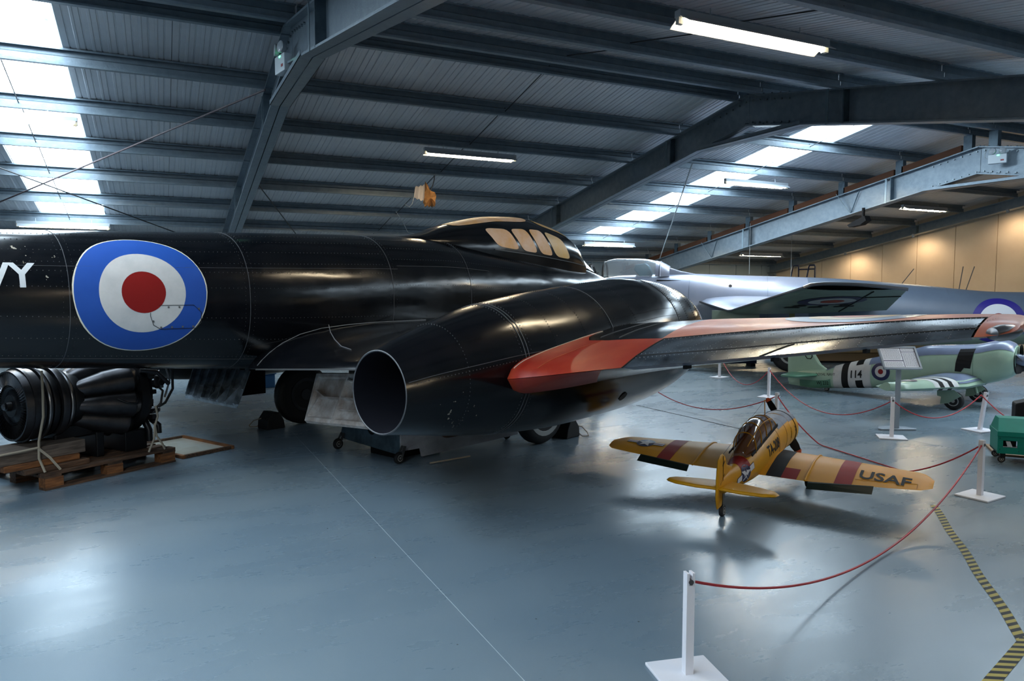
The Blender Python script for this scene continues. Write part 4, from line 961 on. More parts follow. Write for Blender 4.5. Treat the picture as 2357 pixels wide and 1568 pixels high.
for pts, r, mm in (([(1.12, .25, 1.0), (1.28, .22, .98), (1.36, .22, .80), (1.36, .22, .62), (1.28, .24, .48), (1.15, .3, .40)], .014, 'eng_d'), ([(1.08, .18, .95), (1.22, .14, .90), (1.27, .14, .72), (1.22, .16, .55)], .010, 'eng_s'),
                    ([(.90, .08, .86), (1.05, .04, .84), (1.2, .06, .70)], .022, 'eng'), ([(1.1, .2, .40), (1.16, .14, .5), (1.2, .16, .62), (1.14, .2, .7)], .012, 'eng'), ([(1.15, .3, .32), (1.18, .22, .26), (1.18, .22, .18)], .03, 'eng_d'), ([(1.02, .22, .34), (1.03, .16, .24), (1.03, .16, .13)], .034, 'eng_d'),
                    ([(.62, .02, .62), (.68, -.04, .58), (.78, -.04, .56), (.84, .02, .6)], .010, 'eng_d')):
    obj('engine_pipe', B().tube(pts, r, 10), M[mm], en, True)
b = B(); b.box((.15, .28, .26), (.85, .56, .40)); obj('sump', b, M['eng_d'], en, bevel=.02)
b = B(); b.box((.78, .18, .057), (1.02, .70, .26)); b.box((.50, .2, .057), (.58, .66, .3)); obj('engine_cradle', b, M['eng_d'], en, bevel=.01)
def strap(pts, label): return tag(obj('lashing_strap', B().tube([pl(*p) for p in pts], .010, 5), M['strap'], None, True), label, 'strap', 'cream lashing straps')
strap([(.06, .10, .97), (.04, .055, .80), (.03, .045, .60), (.0, .07, .40), (.0, .08, .26), (.01, .015, .15)], 'cream strap over the turbine casing down to the pallet corner')
strap([(-.32, .08, .60), (-.33, .08, .35), (-.32, .06, .16)], 'cream strap hanging at the extreme left of the engine')
strap([(-.33, .075, .34), (-.15, .07, .345), (.0, .075, .35)], 'cream strap running across the top of the timber beam')
strap([(.0, .075, .34), (.06, .03, .26), (.13, .015, .15)], 'cream strap slanting right in front of the timber stack')
strap([(.99, .01, .56), (1.0, .0, .46), (.97, .0, .38), (.95, -.01, .26), (.90, .0, .145)], 'cream strap at the front right of the pallet, left strand')
strap([(.97, .005, .40), (.98, -.005, .28), (1.03, -.01, .20), (1.06, .0, .145)], 'cream strap at the front right of the pallet, right strand')

mi = thing('framed_mirror', 'wood-framed mirror lying flat on the floor beside the pallet', 'mirror', (.654, 7.89, 0), az2rot(-29.2))
MW, ML = .57, .93   # local x away from camera, y to the left
obj('mirror_plate', B().box((.03, .03, .004), (ML-.03, MW-.03, .012)), M['mirror'], mi)
for lo, hi in (((0, 0, 0), (ML, .035, .035)), ((0, MW-.035, 0), (ML, MW, .035)), ((0, .035, 0), (.035, MW-.035, .035)), ((ML-.035, .035, 0), (ML, MW-.035, .035))):
    obj('frame_rail', B().box(lo, hi), M['wood_o'] if lo[0] == 0 and hi[0] == ML else M['wood'], mi, bevel=.004)

# ================================================================== YELLOW TRAINER MODEL
TO = (3.61, 3.986); TAZ = 60.4
ta = thing('model_aircraft', 'yellow model trainer aircraft with black USAF lettering on its right wing', 'model aircraft', (TO[0], TO[1], 0), az2rot(TAZ))
TF = Body([(-.10, .275, .17, .012), (.1, .312, .160, .035), (.3, .350, .155, .075), (.5, .405, .155, .112), (.8, .475, .170, .135), (1.1, .530, .205, .140), (1.32, .558, .235, .148)], 2.2)
obj('fuselage', TF.loft(32, 40), M['yellow'], ta, True)
CW = Body([(1.32, .560, .233, .152), (1.36, .570, .238, .160), (1.5, .568, .245, .160), (1.585, .548, .262, .142), (1.60, .53, .28, .125)], 2.0)
cowl = obj('engine_cowling', CW.loft(36, 16, False), M['yellow'], ta, True)
def bandp(body, x0, x1, a0, a1, off, nx=8, na=30):
    b = B(); b.grid(lambda u, v: body.pt(u, v, off), frange(x0, x1, nx), frange(a0, a1, na)); return b
obj('cowl_top_panel', bandp(CW, 1.325, 1.598, 38, 142, .0015), M['grey_p'], cowl, True, label='grey anti-glare panel')
obj('nose_top_panel', bandp(TF, 1.06, 1.32, 42, 138, .0015), M['grey_p'], ta, True, label='grey anti-glare panel')
b = B(); b.tube(CW.ring_path(1.43, 0, 360, .002, 48), .004, 5); obj('cowl_strap', b, M['blk'], cowl, True)
for x in (1.0, 1.2): seam([TF.ring_path(x, -60, 200, .001)], .0012, M['wood_o'], ta)
b = B(); b.lathe([(0, .05), (.03, .10), (.04, .11), (.05, .001)], (1.50, 0, .405), (1, 0, .11), 20); obj('radial_engine', b, M['eng_d'], cowl, True)
prop = obj('propeller', B().lathe([(0, .03), (.05, .028), (.08, .012), (.085, .001)], (1.60, 0, .405), (1, 0, .11), 16), M['blk'], ta, True)
def blade(a, L, name='propeller_blade'):
    b = B(); ax = Vector((0, -math.sin(a), math.cos(a))); sd = Vector((0, math.cos(a), math.sin(a))); c = Vector((1.635, 0, .405)); rs = []
    for r, w_, tw in ((.02, .018, 1.2), (.07, .03, 1.0), (.13, .040, .75), (.2, .038, .5), (.25, .028, .4), (.275, .012, .35)):
        d = sd*math.cos(tw*.8)+Vector((1, 0, 0))*math.sin(tw*.8); n_ = ax.cross(d)
        rs.append([c+ax*r+d*w_/1+n_*0, c+ax*r+n_*.004, c+ax*r-d*w_, c+ax*r-n_*.004])
    b.rings(rs, True, True, True); o = obj(name, b, M['blk'], prop, True)
    b = B(); rs2 = []
    for r, w_ in ((.245, .030), (.262, .022), (.278, .013)):
        d = sd*math.cos(.32)+Vector((1, 0, 0))*math.sin(.32); n_ = ax.cross(d); rs2.append([c+ax*(r+.003)+d*w_*1.15, c+ax*(r+.003)+n_*.009, c+ax*(r+.003)-d*w_*1.15, c+ax*(r+.003)-n_*.009])
    b.rings(rs2, True, True, True)
    return o, b
for a in (R(-32), R(148)):
    o, b = blade(a, .28)
    obj('blade_tip', b, M['red_b'], o, True, label='red-orange blade tip') if False else None
    tipb = obj('propeller_blade_tip', b, M['tip_o'], prop, True, label='orange blade tip')
# canopy
cz = cr([.38, .46, .60, .80, .98, 1.08], [.40, .50, .575, .605, .60, .535]); cbz = lin([.38, 1.08], [.375, .515])
def tcan(s, a, off=0):
    z0 = cbz(s)-.02; h = cz(s)-z0; w_ = .088 if s > .5 else .088*(.55+.45*(s-.38)/.12); e = .8
    ca, sa = math.cos(a), math.sin(a); return (s, -(w_+off)*math.copysign(abs(ca)**e, ca), z0+(h+off)*abs(sa)**e)
b = B(); b.rings([[tcan(s, a) for a in frange(0, PI, 19)] for s in frange(.38, 1.08, 24)], False, True, True); cano = obj('cockpit_canopy', b, M['amber'], ta, True, label='smoked amber greenhouse canopy')
for s in (.50, .64, .78, .92, 1.05): obj('canopy_frame', B().tube([tcan(s, a, .002) for a in frange(0, PI, 19)], .0035, 5), M['yellow'], cano, True)
for a in (R(50), R(130)): obj('canopy_frame', B().tube([tcan(s, a, .002) for s in frange(.42, 1.07, 14)], .003, 5), M['yellow'], cano, True)
b = B()
for sd in (-1, 1): b.add([(.40, sd*.092, .372), (1.08, sd*.098, .500), (1.08, sd*.094, .520), (.40, sd*.088, .392), (.40, sd*.085, .372), (1.08, sd*.090, .50), (1.08, sd*.085, .52), (.40, sd*.08, .392)], [(0, 1, 2, 3), (7, 6, 5, 4), (0, 4, 5, 1), (1, 5, 6, 2), (2, 6, 7, 3), (3, 7, 4, 0)])
obj('canopy_sill', b, M['blk'], cano)
for s, mm in ((.52, 'blue_r'), (.80, 'yellow')):
    b = B(); b.lathe([(-.03, .02), (0, .035), (.035, .03), (.05, .001)], (s, 0, cbz(s)+.05), (0, 0, 1), 14); obj('pilot_figure_head', b, M[mm], cano, True)
obj('aerial_mast', B().cyl((1.04, 0, .55), (1.02, 0, .72), .004, 8), M['yellow'], ta, True)
obj('aerial_wire', B().cyl((1.02, 0, .715), (-.02, 0, .45), .0012, 4), M['cable'], ta)
# wings
wte = lin([0, .45, 1.0, 1.2, 1.257], [.545, .545, .575, .60, .68]); wle = lin([0, .13, .25, .45, 1.12, 1.2, 1.257], [1.26, 1.22, 1.18, 1.165, .985, .95, .80])
wz = lin([0, .45, 1.26], [.205, .205, .245]); wth = lin([0, .45, 1.15, 1.257], [.085, .075, .032, .008])
naca = cr([0, .1, .3, .55, .75, .92, .98, 1], [0, .22, .62, .96, 1, .72, .36, 0]); nacl = cr([0, .3, .7, .95, 1], [0, -.15, -.28, -.2, 0])
def tw(t, s, up=True, off=0.):
    t_ = abs(t); a, c = wte(t_), wle(t_); x = (s-a)/(c-a); x = min(1, max(0, x)); return (s, -t, wz(t_)+.028*x+wth(t_)*(naca(x) if up else nacl(x))+(off if up else -off))
for sd in (1, -1):
    ts = frange(.0, 1.15, 30)+[1.19, 1.22, 1.245, 1.257]; b = B(); rs = []
    for t in ts:
        a, c = wte(t), wle(t); X = frange(0, 1, 22); rs.append([tw(sd*t, a+(c-a)*x) for x in X]+[tw(sd*t, a+(c-a)*x, False) for x in X[::-1][1:-1]])
    b.rings(rs, True, True, True); wo = obj('wing', b, M['yellow'], ta, True, label='%s yellow wing' % ('right' if sd > 0 else 'left'))
    def wp(t0, t1, f0, f1, m, name, off=.0015, label=None):
        def f(u, v):
            t = t0+(t1-t0)*u; a, c = wte(t), wle(t); return tw(sd*t, a+(c-a)*(f0+(f1-f0)*v), True, off)
        b = B(); b.grid(f, frange(0, 1, 10), frange(0, 1, 24)); return obj(name, b, m, wo, True, label=label)
    wp(.635, .755, 0.001, .995, M['red_b'], 'red_band')
    b = B(); b.tube([tw(sd*.435, s, True, .002) for s in frange(.548, 1.165, 30)], .008, 8); obj('wing_joint_fairing', b, M['yellow'], wo, True)
    if sd > 0:
        wp(.15, .262, .0, .99, M['blk'], 'black_walkway', .0015); wp(.262, .375, .0, .24, M['red_b'], 'red_panel')
    b = B(); b.add([(.545, -sd*.46, .205), (.50, -sd*.46, .165), (.50, -sd*.90, .195), (.57, -sd*.90, .232), (.53, -sd*.46, .20), (.49, -sd*.46, .16), (.49, -sd*.90, .19), (.56, -sd*.90, .228)], [(0, 1, 2, 3), (7, 6, 5, 4), (0, 4, 5, 1), (1, 5, 6, 2), (2, 6, 7, 3), (3, 7, 4, 0)])
    obj('lowered_flap', b, M['flap_g'], wo, label='dark green lowered flap')
    if sd > 0:
        seam([[tw(t, wte(t)+.085, True, .002) for t in frange(.765, 1.165, 20)]+[tw(1.165, wte(1.165)+x, True, .002) for x in (.06, .01)]], .0012, M['wood_o'], wo, 'aileron_line')
        text_mesh('USAF', .19, lambda x, y: tw(.775+x, .675+y*.95+.0*x-(x*.14), True, .003), 'lettering', M['blk'], wo, .004, 'LEFT', 2, .80)
    else:
        cs, ct_ = .79, -.95
        def st(u, v): return tw(ct_+u, cs+v, True, .002)
        def st2(u, v): return tw(ct_+u, cs+v, True, .003)
        obj('insignia_disc', disc_patch(st, 0, .082), M['navy_d'], wo, True)
        for x0, x1, y0, y1, mm, fn in ((-.17, .17, -.028, .028, 'navy_d', st), (-.165, -.075, -.023, .023, 'white_p', st2), (.075, .165, -.023, .023, 'white_p', st2), (-.165, -.075, -.005, .005, 'red_b', lambda u, v: tw(ct_+u, cs+v, True, .004)), (.075, .165, -.005, .005, 'red_b', lambda u, v: tw(ct_+u, cs+v, True, .004))):
            b = B(); b.grid(lambda u, v: fn(u, v), frange(x0, x1, 12), frange(y0, y1, 4)); obj('insignia_bar', b, M[mm], wo)
        b = B(); P = [st2(0, 0)]+[st2(r*math.sin(k*PI/5), r*math.cos(k*PI/5)) for k in range(10) for r in [(.078 if k % 2 == 0 else .031)]]; b.add(P, [(0, 1+k, 1+(k+1) % 10) for k in range(10)]); obj('insignia_star', b, M['white_p'], wo)
        b = B(); b.lathe([(-.02, .004), (.02, .004)], (.58, .78, .185), (0, 0, 1), 6); obj('mass_balance', b, M['blk'], wo)
# fuselage markings (starboard)
def tfn(x0, z0, off): return lambda u, v: TF.on(x0+u, v, z0, off)
text_mesh('TA-208', .115, lambda x, y: TF.on(.70+x, y, .315+.13*(x+.0), .002), 'lettering', M['blk'], ta, .003, 'LEFT', 2, .80)
sf0 = tfn(.30, .262, .0015); sf1 = tfn(.30, .262, .003)
obj('red_fuselage_band', bandp(TF, .24, .375, 15, 165, .001), M['red_b'], ta, True)
obj('insignia_disc', disc_patch(sf0, 0, .066), M['navy_d'], ta, True)
b = B(); b.grid(lambda u, v: TF.on(.30+u, v+u*.35, .262, .0018), frange(-.125, .125, 12), frange(-.024, .024, 4)); obj('insignia_bar', b, M['navy_d'], ta)
for x0, x1 in ((-.12, -.06), (.06, .12)):
    b = B(); b.grid(lambda u, v: TF.on(.30+u, v+u*.35, .262, .003), frange(x0, x1, 6), frange(-.020, .020, 4)); obj('insignia_bar', b, M['white_p'], ta)
b = B(); P = [sf1(0, 0)]+[sf1(r*math.sin(k*PI/5), r*math.cos(k*PI/5)) for k in range(10) for r in [(.066 if k % 2 == 0 else .027)]]; b.add(P, [(0, 1+k, 1+(k+1) % 10) for k in range(10)]); obj('insignia_star', b, M['white_p'], ta)
b = B()
for x0, z0 in ((1.385, .445), (1.398, .44), (1.41, .435), (1.40, .415), (1.412, .41), (1.424, .405)):
    b.add([CW.on(x0+u, v, z0, .002) for u, v in ((0, 0), (.007, .002), (.007, .020), (0, .018))], [(0, 1, 2, 3)])
obj('worn_stencil_marks', b, M['blk'], cowl, kind='stuff')
# tail
def slab(name, outline, th, m, parent, axis='y', c=0.0, label=None):
    """thin tapered surface from an outline of (a, b) points"""
    b = B(); n = len(outline); cx = sum(p[0] for p in outline)/n; cy = sum(p[1] for p in outline)/n; vs = []
    mp = (lambda a, b_, o: (a, c+o, b_)) if axis == 'y' else (lambda a, b_, o: (a, b_, c+o))
    rs = [[mp(cx+(p[0]-cx)*k, cy+(p[1]-cy)*k, o*th/2) for p in outline] for k, o in ((.05, 1), (.75, 1), (.94, .75), (1, 0), (.94, -.75), (.75, -1), (.05, -1))]
    b.rings(rs, True, True, True); return obj(name, b, m, parent, True, label=label, angle=70)
fin = slab('tail_fin', [(-.115, .075), (-.04, .08), (-.03, .2), (.10, .29), (.20, .325), (.06, .37), (.02, .44), (-.02, .462), (-.07, .46), (-.11, .43), (-.135, .30), (-.14, .16)], .022, M['yellow'], ta)
obj('rudder_hinge', B().tube([(-.035, -.0125, .10), (-.035, -.0125, .45)], .002, 5), M['blk'], fin)
b = B()
for x0, z0 in ((-.03, .385), (-.018, .39), (-.006, .395), (-.05, .375), (-.02, .295), (-.008, .30), (-.085, .245), (-.07, .25), (-.055, .26)):
    b.add([(x0+u, -.0128, z0+v) for u, v in ((0, 0), (.007, .003), (.007, .018), (0, .015))], [(0, 1, 2, 3)])
obj('worn_stencil_marks', b, M['blk'], fin, kind='stuff')
text_mesh('208', .042, lambda x, y: (-.015+x, -.0128, .215+y), 'small_stencil', M['blk'], fin, .0006)
for sd in (1, -1): slab('tailplane', [(.10, -sd*.0), (.115, -sd*.03), (.065, -sd*.25), (.02, -sd*.37), (-.03, -sd*.405), (-.08, -sd*.395), (-.12, -sd*.32), (-.135, -sd*.15), (-.12, -sd*.03), (-.12, 0)], .024, M['yellow'], ta, 'z', .226)
obj('tail_leg', B().cyl((.02, 0, .17), (-.0, 0, .05), .009, 8), M['bare'], ta, True)
wheel(ta, (0, 0, .045), .045, .03, (0, 1, 0), 'tail_wheel', .4)
for t in (.34, -.34):
    obj('main_leg', B().cyl((1.10, -t, .22), (1.16, -t, .07), .012, 8), M['bare'], ta, True); wheel(ta, (1.17, -t*.97, .068), .068, .04, (0, 1, 0), 'main_wheel', .45)

# ================================================================== GREEN PISTON FIGHTER MODEL
SO = (9.6, 8.26); SAZ = 164
sf = thing('model_aircraft', 'pale green naval fighter model numbered 114 with black and white tail bands', 'model aircraft', (SO[0], SO[1], 0), az2rot(SAZ))
SF = Body([(-.64, .26, .05, .015), (-.45, .30, .03, .035), (-.2, .33, .02, .06), (0, .352, .045, .09), (.14, .417, .062, .115), (.57, .546, .11, .16), (1.0, .665, .15, .19), (1.25, .743, .17, .20), (1.48, .815, .2, .205), (2.08, .870, .30, .225), (2.41, .945, .40, .240), (2.52, .91, .46, .215), (2.56, .87, .50, .19)], 2.15)
obj('fuselage', SF.loft(36, 70), M['seafury'], sf, True)
obj('grey_top_decking', bandp(SF, .70, 2.55, 33, 147, .003, 60, 30), M['sf_grey'], sf, True)
b = B(); b.grid(lambda u, v: SF.pt(u, v*(30-12*(u+.5)) if False else v, .003), frange(-.44, .10, 12), frange(-60, -5, 14)); obj('green_camouflage_patch', b, M['sf_dark'], sf, True)
obj('cockpit_hollow', bandp(SF, .0, .24, 60, 120, .002), M['sf_grey'], sf, True)
for x0, x1, mm in ((.14, .28, 'white_r'), (.28, .385, 'blk'), (.385, .50, 'white_r'), (.50, .61, 'blk'), (.61, .73, 'white_r')):
    if x0 == .50:
        obj('tail_band', bandp(SF, x0, x1, -90, 270, .0025, 4, 60), M['white_r'], sf, True)
        obj('tail_band', bandp(SF, x0, x1, 40, 140, .004, 4, 30), M['blk'], sf, True); obj('tail_band', bandp(SF, x0, x1, -88, -22, .004, 4, 30), M['blk'], sf, True)
    else: obj('tail_band', bandp(SF, x0, x1, -90, 270, .0025, 4, 60), M[mm], sf, True)
text_mesh('114', .155, lambda x, y: SF.on(.408+x, y, .262+x*.12, .006), 'lettering', M['blk'], sf, .004, 'LEFT', 1, .86)
text_mesh('ROYAL NAVY', .062, lambda x, y: SF.on(-.165+x, y, .235+x*.1, .005), 'lettering', M['blk'], sf, .0, 'LEFT', 1, .9)
text_mesh('WJ 232', .075, lambda x, y: SF.on(-.14+x, y, .10+x*.1, .005), 'lettering', M['blk'], sf, .001, 'LEFT', 1, .9)
for r0, r1, mm, nm, off in ((.082, .135, 'navy_d', 'roundel_ring', .003), (.036, .084, 'white_r', 'roundel_ring', .004), (0, .038, 'red_r', 'roundel_disc', .005)):
    obj(nm, disc_patch(lambda u, v: SF.on(.885+u, v, .40, off), r0, r1, 40), M[mm], sf, True)
b = B(); b.grid(lambda u, v: SF.on(1.88+u+.04*v, v*.26-(.06 if u < .1 and v == 0 else 0)+u*.1*(1 if v > .5 else -.5), .555+u*.0, .006), frange(0, .19, 6), frange(0, 1, 6)); obj('exhaust_recess', b, M['blk'], sf)
seam([SF.ring_path(2.1, -80, 120, .003)], .002, M['sf_dark'], sf)
fin = slab('tail_fin', [(-.66, .10), (-.67, .50), (-.62, .72), (-.40, .74), (-.22, .60), (-.10, .42), (.02, .34), (0, .2), (-.3, .1)], .035, M['seafury'], sf)
obj('code_letter', B().tube([(-.36, -.022, .66), (-.36, -.022, .54), (-.33, -.022, .50), (-.27, -.022, .50), (-.25, -.022, .53), (-.25, -.022, .66)], .008, 4), M['blk'], fin)
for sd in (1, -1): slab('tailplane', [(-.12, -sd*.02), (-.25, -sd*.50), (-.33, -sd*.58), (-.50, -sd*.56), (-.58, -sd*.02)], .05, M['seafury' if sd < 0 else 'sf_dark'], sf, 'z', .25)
fle = lin([0, .3, 1.8, 1.95], [2.25, 2.18, 1.86, 1.70]); fte = lin([0, .3, 1.8, 1.95], [1.36, 1.36, 1.46, 1.55]); fz = lin([0, .5, 1.95], [.36, .33, .395])
def fw_(t, x, up=True, off=0):
    t_ = abs(t); a, c = fte(t_), fle(t_); th = .13*(1-.45*t_/1.95); return (a+(c-a)*x, -t, fz(t_)+th*(naca(x) if up else 1.8*nacl(x))+(off if up else -off))
for sd in (1, -1):
    b = B(); rs = []
    for t in frange(.05, 1.8, 20)+[1.88, 1.93, 1.95]:
        X = frange(0, 1, 18); rs.append([fw_(sd*t, x) for x in X]+[fw_(sd*t, x, False) for x in X[::-1][1:-1]])
    b.rings(rs, True, True, True); wo = obj('wing', b, M['seafury'], sf, True)
    def stp(t0, t1, m):
        b = B(); X = frange(0, 1, 18)
        b.rings([[fw_(sd*t, x, True, .003) for x in X]+[fw_(sd*t, x, False, .003) for x in X[::-1][1:-1]] for t in frange(t0, t1, 4)]); obj('wing_stripe', b, M[m], wo, True)
    for t0, t1, m in ((.70, .82, 'white_r'), (.82, .92, 'blk'), (.92, 1.03, 'white_r'), (1.03, 1.13, 'blk'), (1.13, 1.24, 'white_r')): stp(t0, t1, m)
    b = B(); b.grid(lambda u, v: fw_(sd*(.1+.58*u), v, True, .003), frange(0, 1, 8), frange(.0, .98, 16)); obj('grey_upper_skin', b, M['sf_grey'], wo, True)
    for r0, r1, mm, off in ((.085, .15, 'navy_d', .005), (0, .088, 'white_r', .006)):
        obj('roundel_ring', disc_patch(lambda u, v: fw_(sd*(1.52+u), .5+v/.45, True, off), r0, r1, 36), M[mm], wo, True)
b = B(); b.lathe([(-.02, .19), (.01, .185), (-.05, .15), (-.06, .001)], (2.56, 0, .685), (1, 0, .06), 28); obj('cowl_mouth', b, M['blk'], sf, True)
spn = obj('spinner', B().lathe([(-.04, .085), (0, .088), (.10, .075), (.20, .04), (.25, .001)], (2.56, 0, .685), (1, 0, .06), 24), M['sf_grey'], sf, True)
for k in range(5):
    a = R(72*k+20); ax = Vector((0, math.cos(a), math.sin(a))); sdv = Vector((0, -math.sin(a), math.cos(a))); c = Vector((2.60, 0, .688)); b = B(); rs = []
    for r, w_ in ((.05, .03), (.12, .05), (.25, .055), (.40, .05), (.50, .035), (.54, .01)):
        d = sdv*.75+Vector((.65, 0, 0)); n_ = ax.cross(d); rs.append([c+ax*r*.38+d*w_, c+ax*r*.38+n_*.006, c+ax*r*.38-d*w_, c+ax*r*.38-n_*.006])
    b.rings(rs, True, True, True); obj('propeller_blade', b, M['blk'], spn, True)
for t in (.53, -.50):
    wheel(sf, (1.98, -t, .125), .125, .07, (0, 1, .08), 'main_wheel', .5, 10)
    obj('main_leg', B().cyl((1.92, -t+.05*(1 if t > 0 else -1), .36), (1.98, -t+.06*(1 if t > 0 else -1), .13), .02, 10), M['seafury'], sf, True)
    o_ = -t-(.055 if t > 0 else .0)+(.0 if t > 0 else -.055)
    b = B(); b.prism([(1.78, .36), (1.90, .36), (2.08, .20), (1.93, .09), (1.83, .07), (1.84, .17), (1.79, .18)], lambda p, q: (p, o_-.0+.25*(q-.2)*0, q), lambda p, q: (p, o_+.012, q)); obj('gear_door', b, M['seafury'], sf)
wheel(sf, (0, 0, .04), .04, .03, (0, 1, 0), 'tail_wheel', .4)
obj('tail_leg', B().cyl((.02, 0, .10), (0, 0, .05), .01, 8), M['blk'], sf, True)

# ================================================================== GREY NAVAL JET
HO = (15.1, 8.9); HAZ = -48
hj = thing('jet_aircraft', 'silver-grey naval jet with clear canopy and big blue roundel, behind the orange wing', 'aircraft', (HO[0], HO[1], 0), az2rot(HAZ))
HB = Body([(-4.2, 1.50, 1.25, .05), (-2.5, 1.54, .85, .22), (-1, 1.56, .60, .36), (0, 1.571, .50, .43), (1.57, 1.72, .47, .53), (3.3, 1.86, .47, .62), (5.0, 1.925, .50, .66), (6.2, 1.965, .52, .64), (7.5, 1.93, .58, .58), (8.6, 1.72, .72, .44), (9.6, 1.42, .95, .22), (9.95, 1.22, 1.10, .05)], 2.2)
obj('fuselage', HB.loft(40, 80), M['silver'], hj, True)
obj('grey_rear_skin', bandp(HB, -4.1, 3.6, 86, 212, .002, 40, 30), M['jetgrey'], hj, True)
obj('green_belly_skin', bandp(HB, -4.1, 9, 212, 330, .002, 60, 30), M['under'], hj, True)
for r0, r1, mm, off in ((.335, .47, 'navy_r', .006), (.15, .34, 'white_p', .008), (0, .155, 'red_r', .010)):
    obj('roundel_ring' if r0 else 'roundel_disc', disc_patch(lambda u, v: HB.on(.14+u, v, 1.0, off, True), r0, r1), M[mm], hj, True)
seam([HB.ring_path(x, 86, 220, .002) for x in (1.0, 2.7, 4.4, 6.0)], .004, M['jetgrey'], hj)
# canopy, slid back, with blue seat inside
hz = cr([6.45, 6.6, 7.1, 7.6, 7.85, 7.92], [2.13, 2.22, 2.31, 2.315, 2.27, 2.22])
def hcan(s, a, off=0): h = hz(s)-1.90; return (s, (.36+off)*math.cos(a)*(1 if s > 6.6 else .85), 1.90+(h+off)*abs(math.sin(a))**.8)
b = B(); b.rings([[hcan(s, a) for a in frange(0, PI, 21)] for s in frange(6.62, 7.9, 24)], False, False, False); hc = obj('canopy', b, M['perspex'], hj, True, label='clear open canopy')
for s, r, mm in ((7.9, .022, 'cable'), (6.64, .02, 'silver')): obj('canopy_hoop', B().tube([hcan(s, a) for a in frange(0, PI, 21)], r, 8), M[mm], hc, True)
b = B(); b.rings([[hcan(s, a, .006) for a in frange(0, PI, 21)] for s in (6.44, 6.62, 6.74)], False, True, False); obj('canopy_rear_fairing', b, M['silver'], hc, True)
b = B(); b.rings([[hcan(s, a, -.0) for a in frange(.0, PI, 21)][7:14] for s in frange(6.64, 7.9, 20)], False); obj('canopy_top_sheen', b, M['perspex'], hc, True)
b = B(); b.prism([(6.78, 1.85), (7.05, 1.85), (7.22, 2.05), (7.20, 2.17), (6.98, 2.20), (6.90, 2.14)], lambda p, q: (p, -.2, q), lambda p, q: (p, .2, q)); obj('ejection_seat', b, M['seat'], hj, bevel=.02)
b = B(); b.prism([(5.6, 1.90), (6.5, 1.90), (6.45, 2.10), (6.2, 2.02)], lambda p, q: (p, -.16, q), lambda p, q: (p, .16, q)); obj('spine_fairing', b, M['silver'], hj, bevel=.03)
b = B()
for y in (-.22, .22): b.beam((8.1, y, 1.86), (8.22, y*.7, 2.16), .05, .05); b.beam((8.22, y*.7, 2.16), (8.75, y*.6, 1.80), .03, .03)
b.beam((8.22, -.16, 2.16), (8.22, .16, 2.16), .06, .05); b.beam((8.1, -.22, 2.0), (8.1, .22, 2.0), .05, .03); obj('windscreen_frame', b, M['cable'], hj)
obj('canopy_rail', B().beam((6.0, .40, 1.80), (6.7, .42, 1.82), .03, .02), M['blk'], hj)
obj('vent_hole', B().lathe([(0, .035), (.004, .035)], HB.on(5.15, .42, 1.3, .002, True), (0, 1, .6), 14), M['blk'], hj)
# wing: flat stub then an outer panel angled upward
def hw(k, x, up=True):
    """k 0 root, 1 fold, 2 tip"""
    LE = [(5.85, .5, 1.36), (5.18, 1.8, 1.185), (4.08, 4.5, 1.652)]; TE = [(2.3, .5, 1.30), (2.38, 1.8, 1.235), (2.62, 4.5, 1.627)]
    i = 0 if k <= 1 else 1; f = k-i; a = Vector(LE[i]).lerp(Vector(LE[i+1]), f); c = Vector(TE[i]).lerp(Vector(TE[i+1]), f)
    th = .17*(1-.42*k/2*1.3); p = c.lerp(a, x); p.z += th*(naca(x)*.9 if up else nacl(x)*1.5); return p
for nm, k0, k1 in (('wing_stub', 0, 1), ('outer_wing', 1, 2)):
    for up, mm in ((True, 'silver'), (False, 'under')):
        b = B(); b.grid(lambda u, v: hw(u, v, up), frange(k0, k1, 14), frange(0, 1, 24)); o = obj(nm if up else nm+'_underside', b, M[mm], hj, True, label='port %s %s' % (nm.replace('_', ' '), 'top skin' if up else 'underside'))
b = B(); P = [hw(k, x, False) for k, x in [(1.62, .5)]]
for r0, r1, mm, off in ((.34, .50, 'navy_d', .008), (.17, .345, 'hub', .012), (0, .175, 'red_p', .016)):
    obj('roundel_ring', disc_patch(lambda u, v: hw(1.60+v/2.8, .50+u/1.9, False)-Vector((0, 0, off)), r0, r1), M[mm], hj, True)
b = B()
for i, (k, x0, x1) in enumerate(((1.40, .30, .38), (1.40, .46, .53), (1.40, .62, .72), (1.33, .26, .40), (1.33, .48, .58), (1.33, .64, .75), (1.45, .3, .7))):
    dk_ = .012 if i == 6 else .022
    P = [hw(k-dk_, x0, False), hw(k-dk_, x1, False), hw(k+dk_, x1, False), hw(k+dk_, x0, False)]
    b.add([p-Vector((0, 0, .010)) for p in P], [(0, 1, 2, 3)])
obj('worn_serial_marks', b, M['blk'], hj, kind='stuff')
obj('leading_edge_strip', B().tube([hw(k, .995) for k in frange(0, 2, 30)], .022, 6), M['eng_s'], hj, True)
obj('wing_tip_edge', B().tube([hw(2, x) for x in frange(0, 1, 16)], .03, 6), M['eng_s'], hj, True)
seam([[hw(k, .3, False)-Vector((0, 0, .006)) for k in frange(1.05, 1.95, 16)], [hw(1.72, x, False)-Vector((0, 0, .006)) for x in frange(0, .3, 8)]], .012, M['blk'], hj)
def mast(a, c, l): obj('whip_aerial', B().cyl(a, c, .008, 6), M['cable'], hj, True)
mast((1.76, 0, 1.74), (1.55, 0, 2.04), ''); mast((.72, 0, 1.60), (.66, 0, 2.08), ''); mast((.60, 0, 1.58), (.46, 0, 2.08), '')
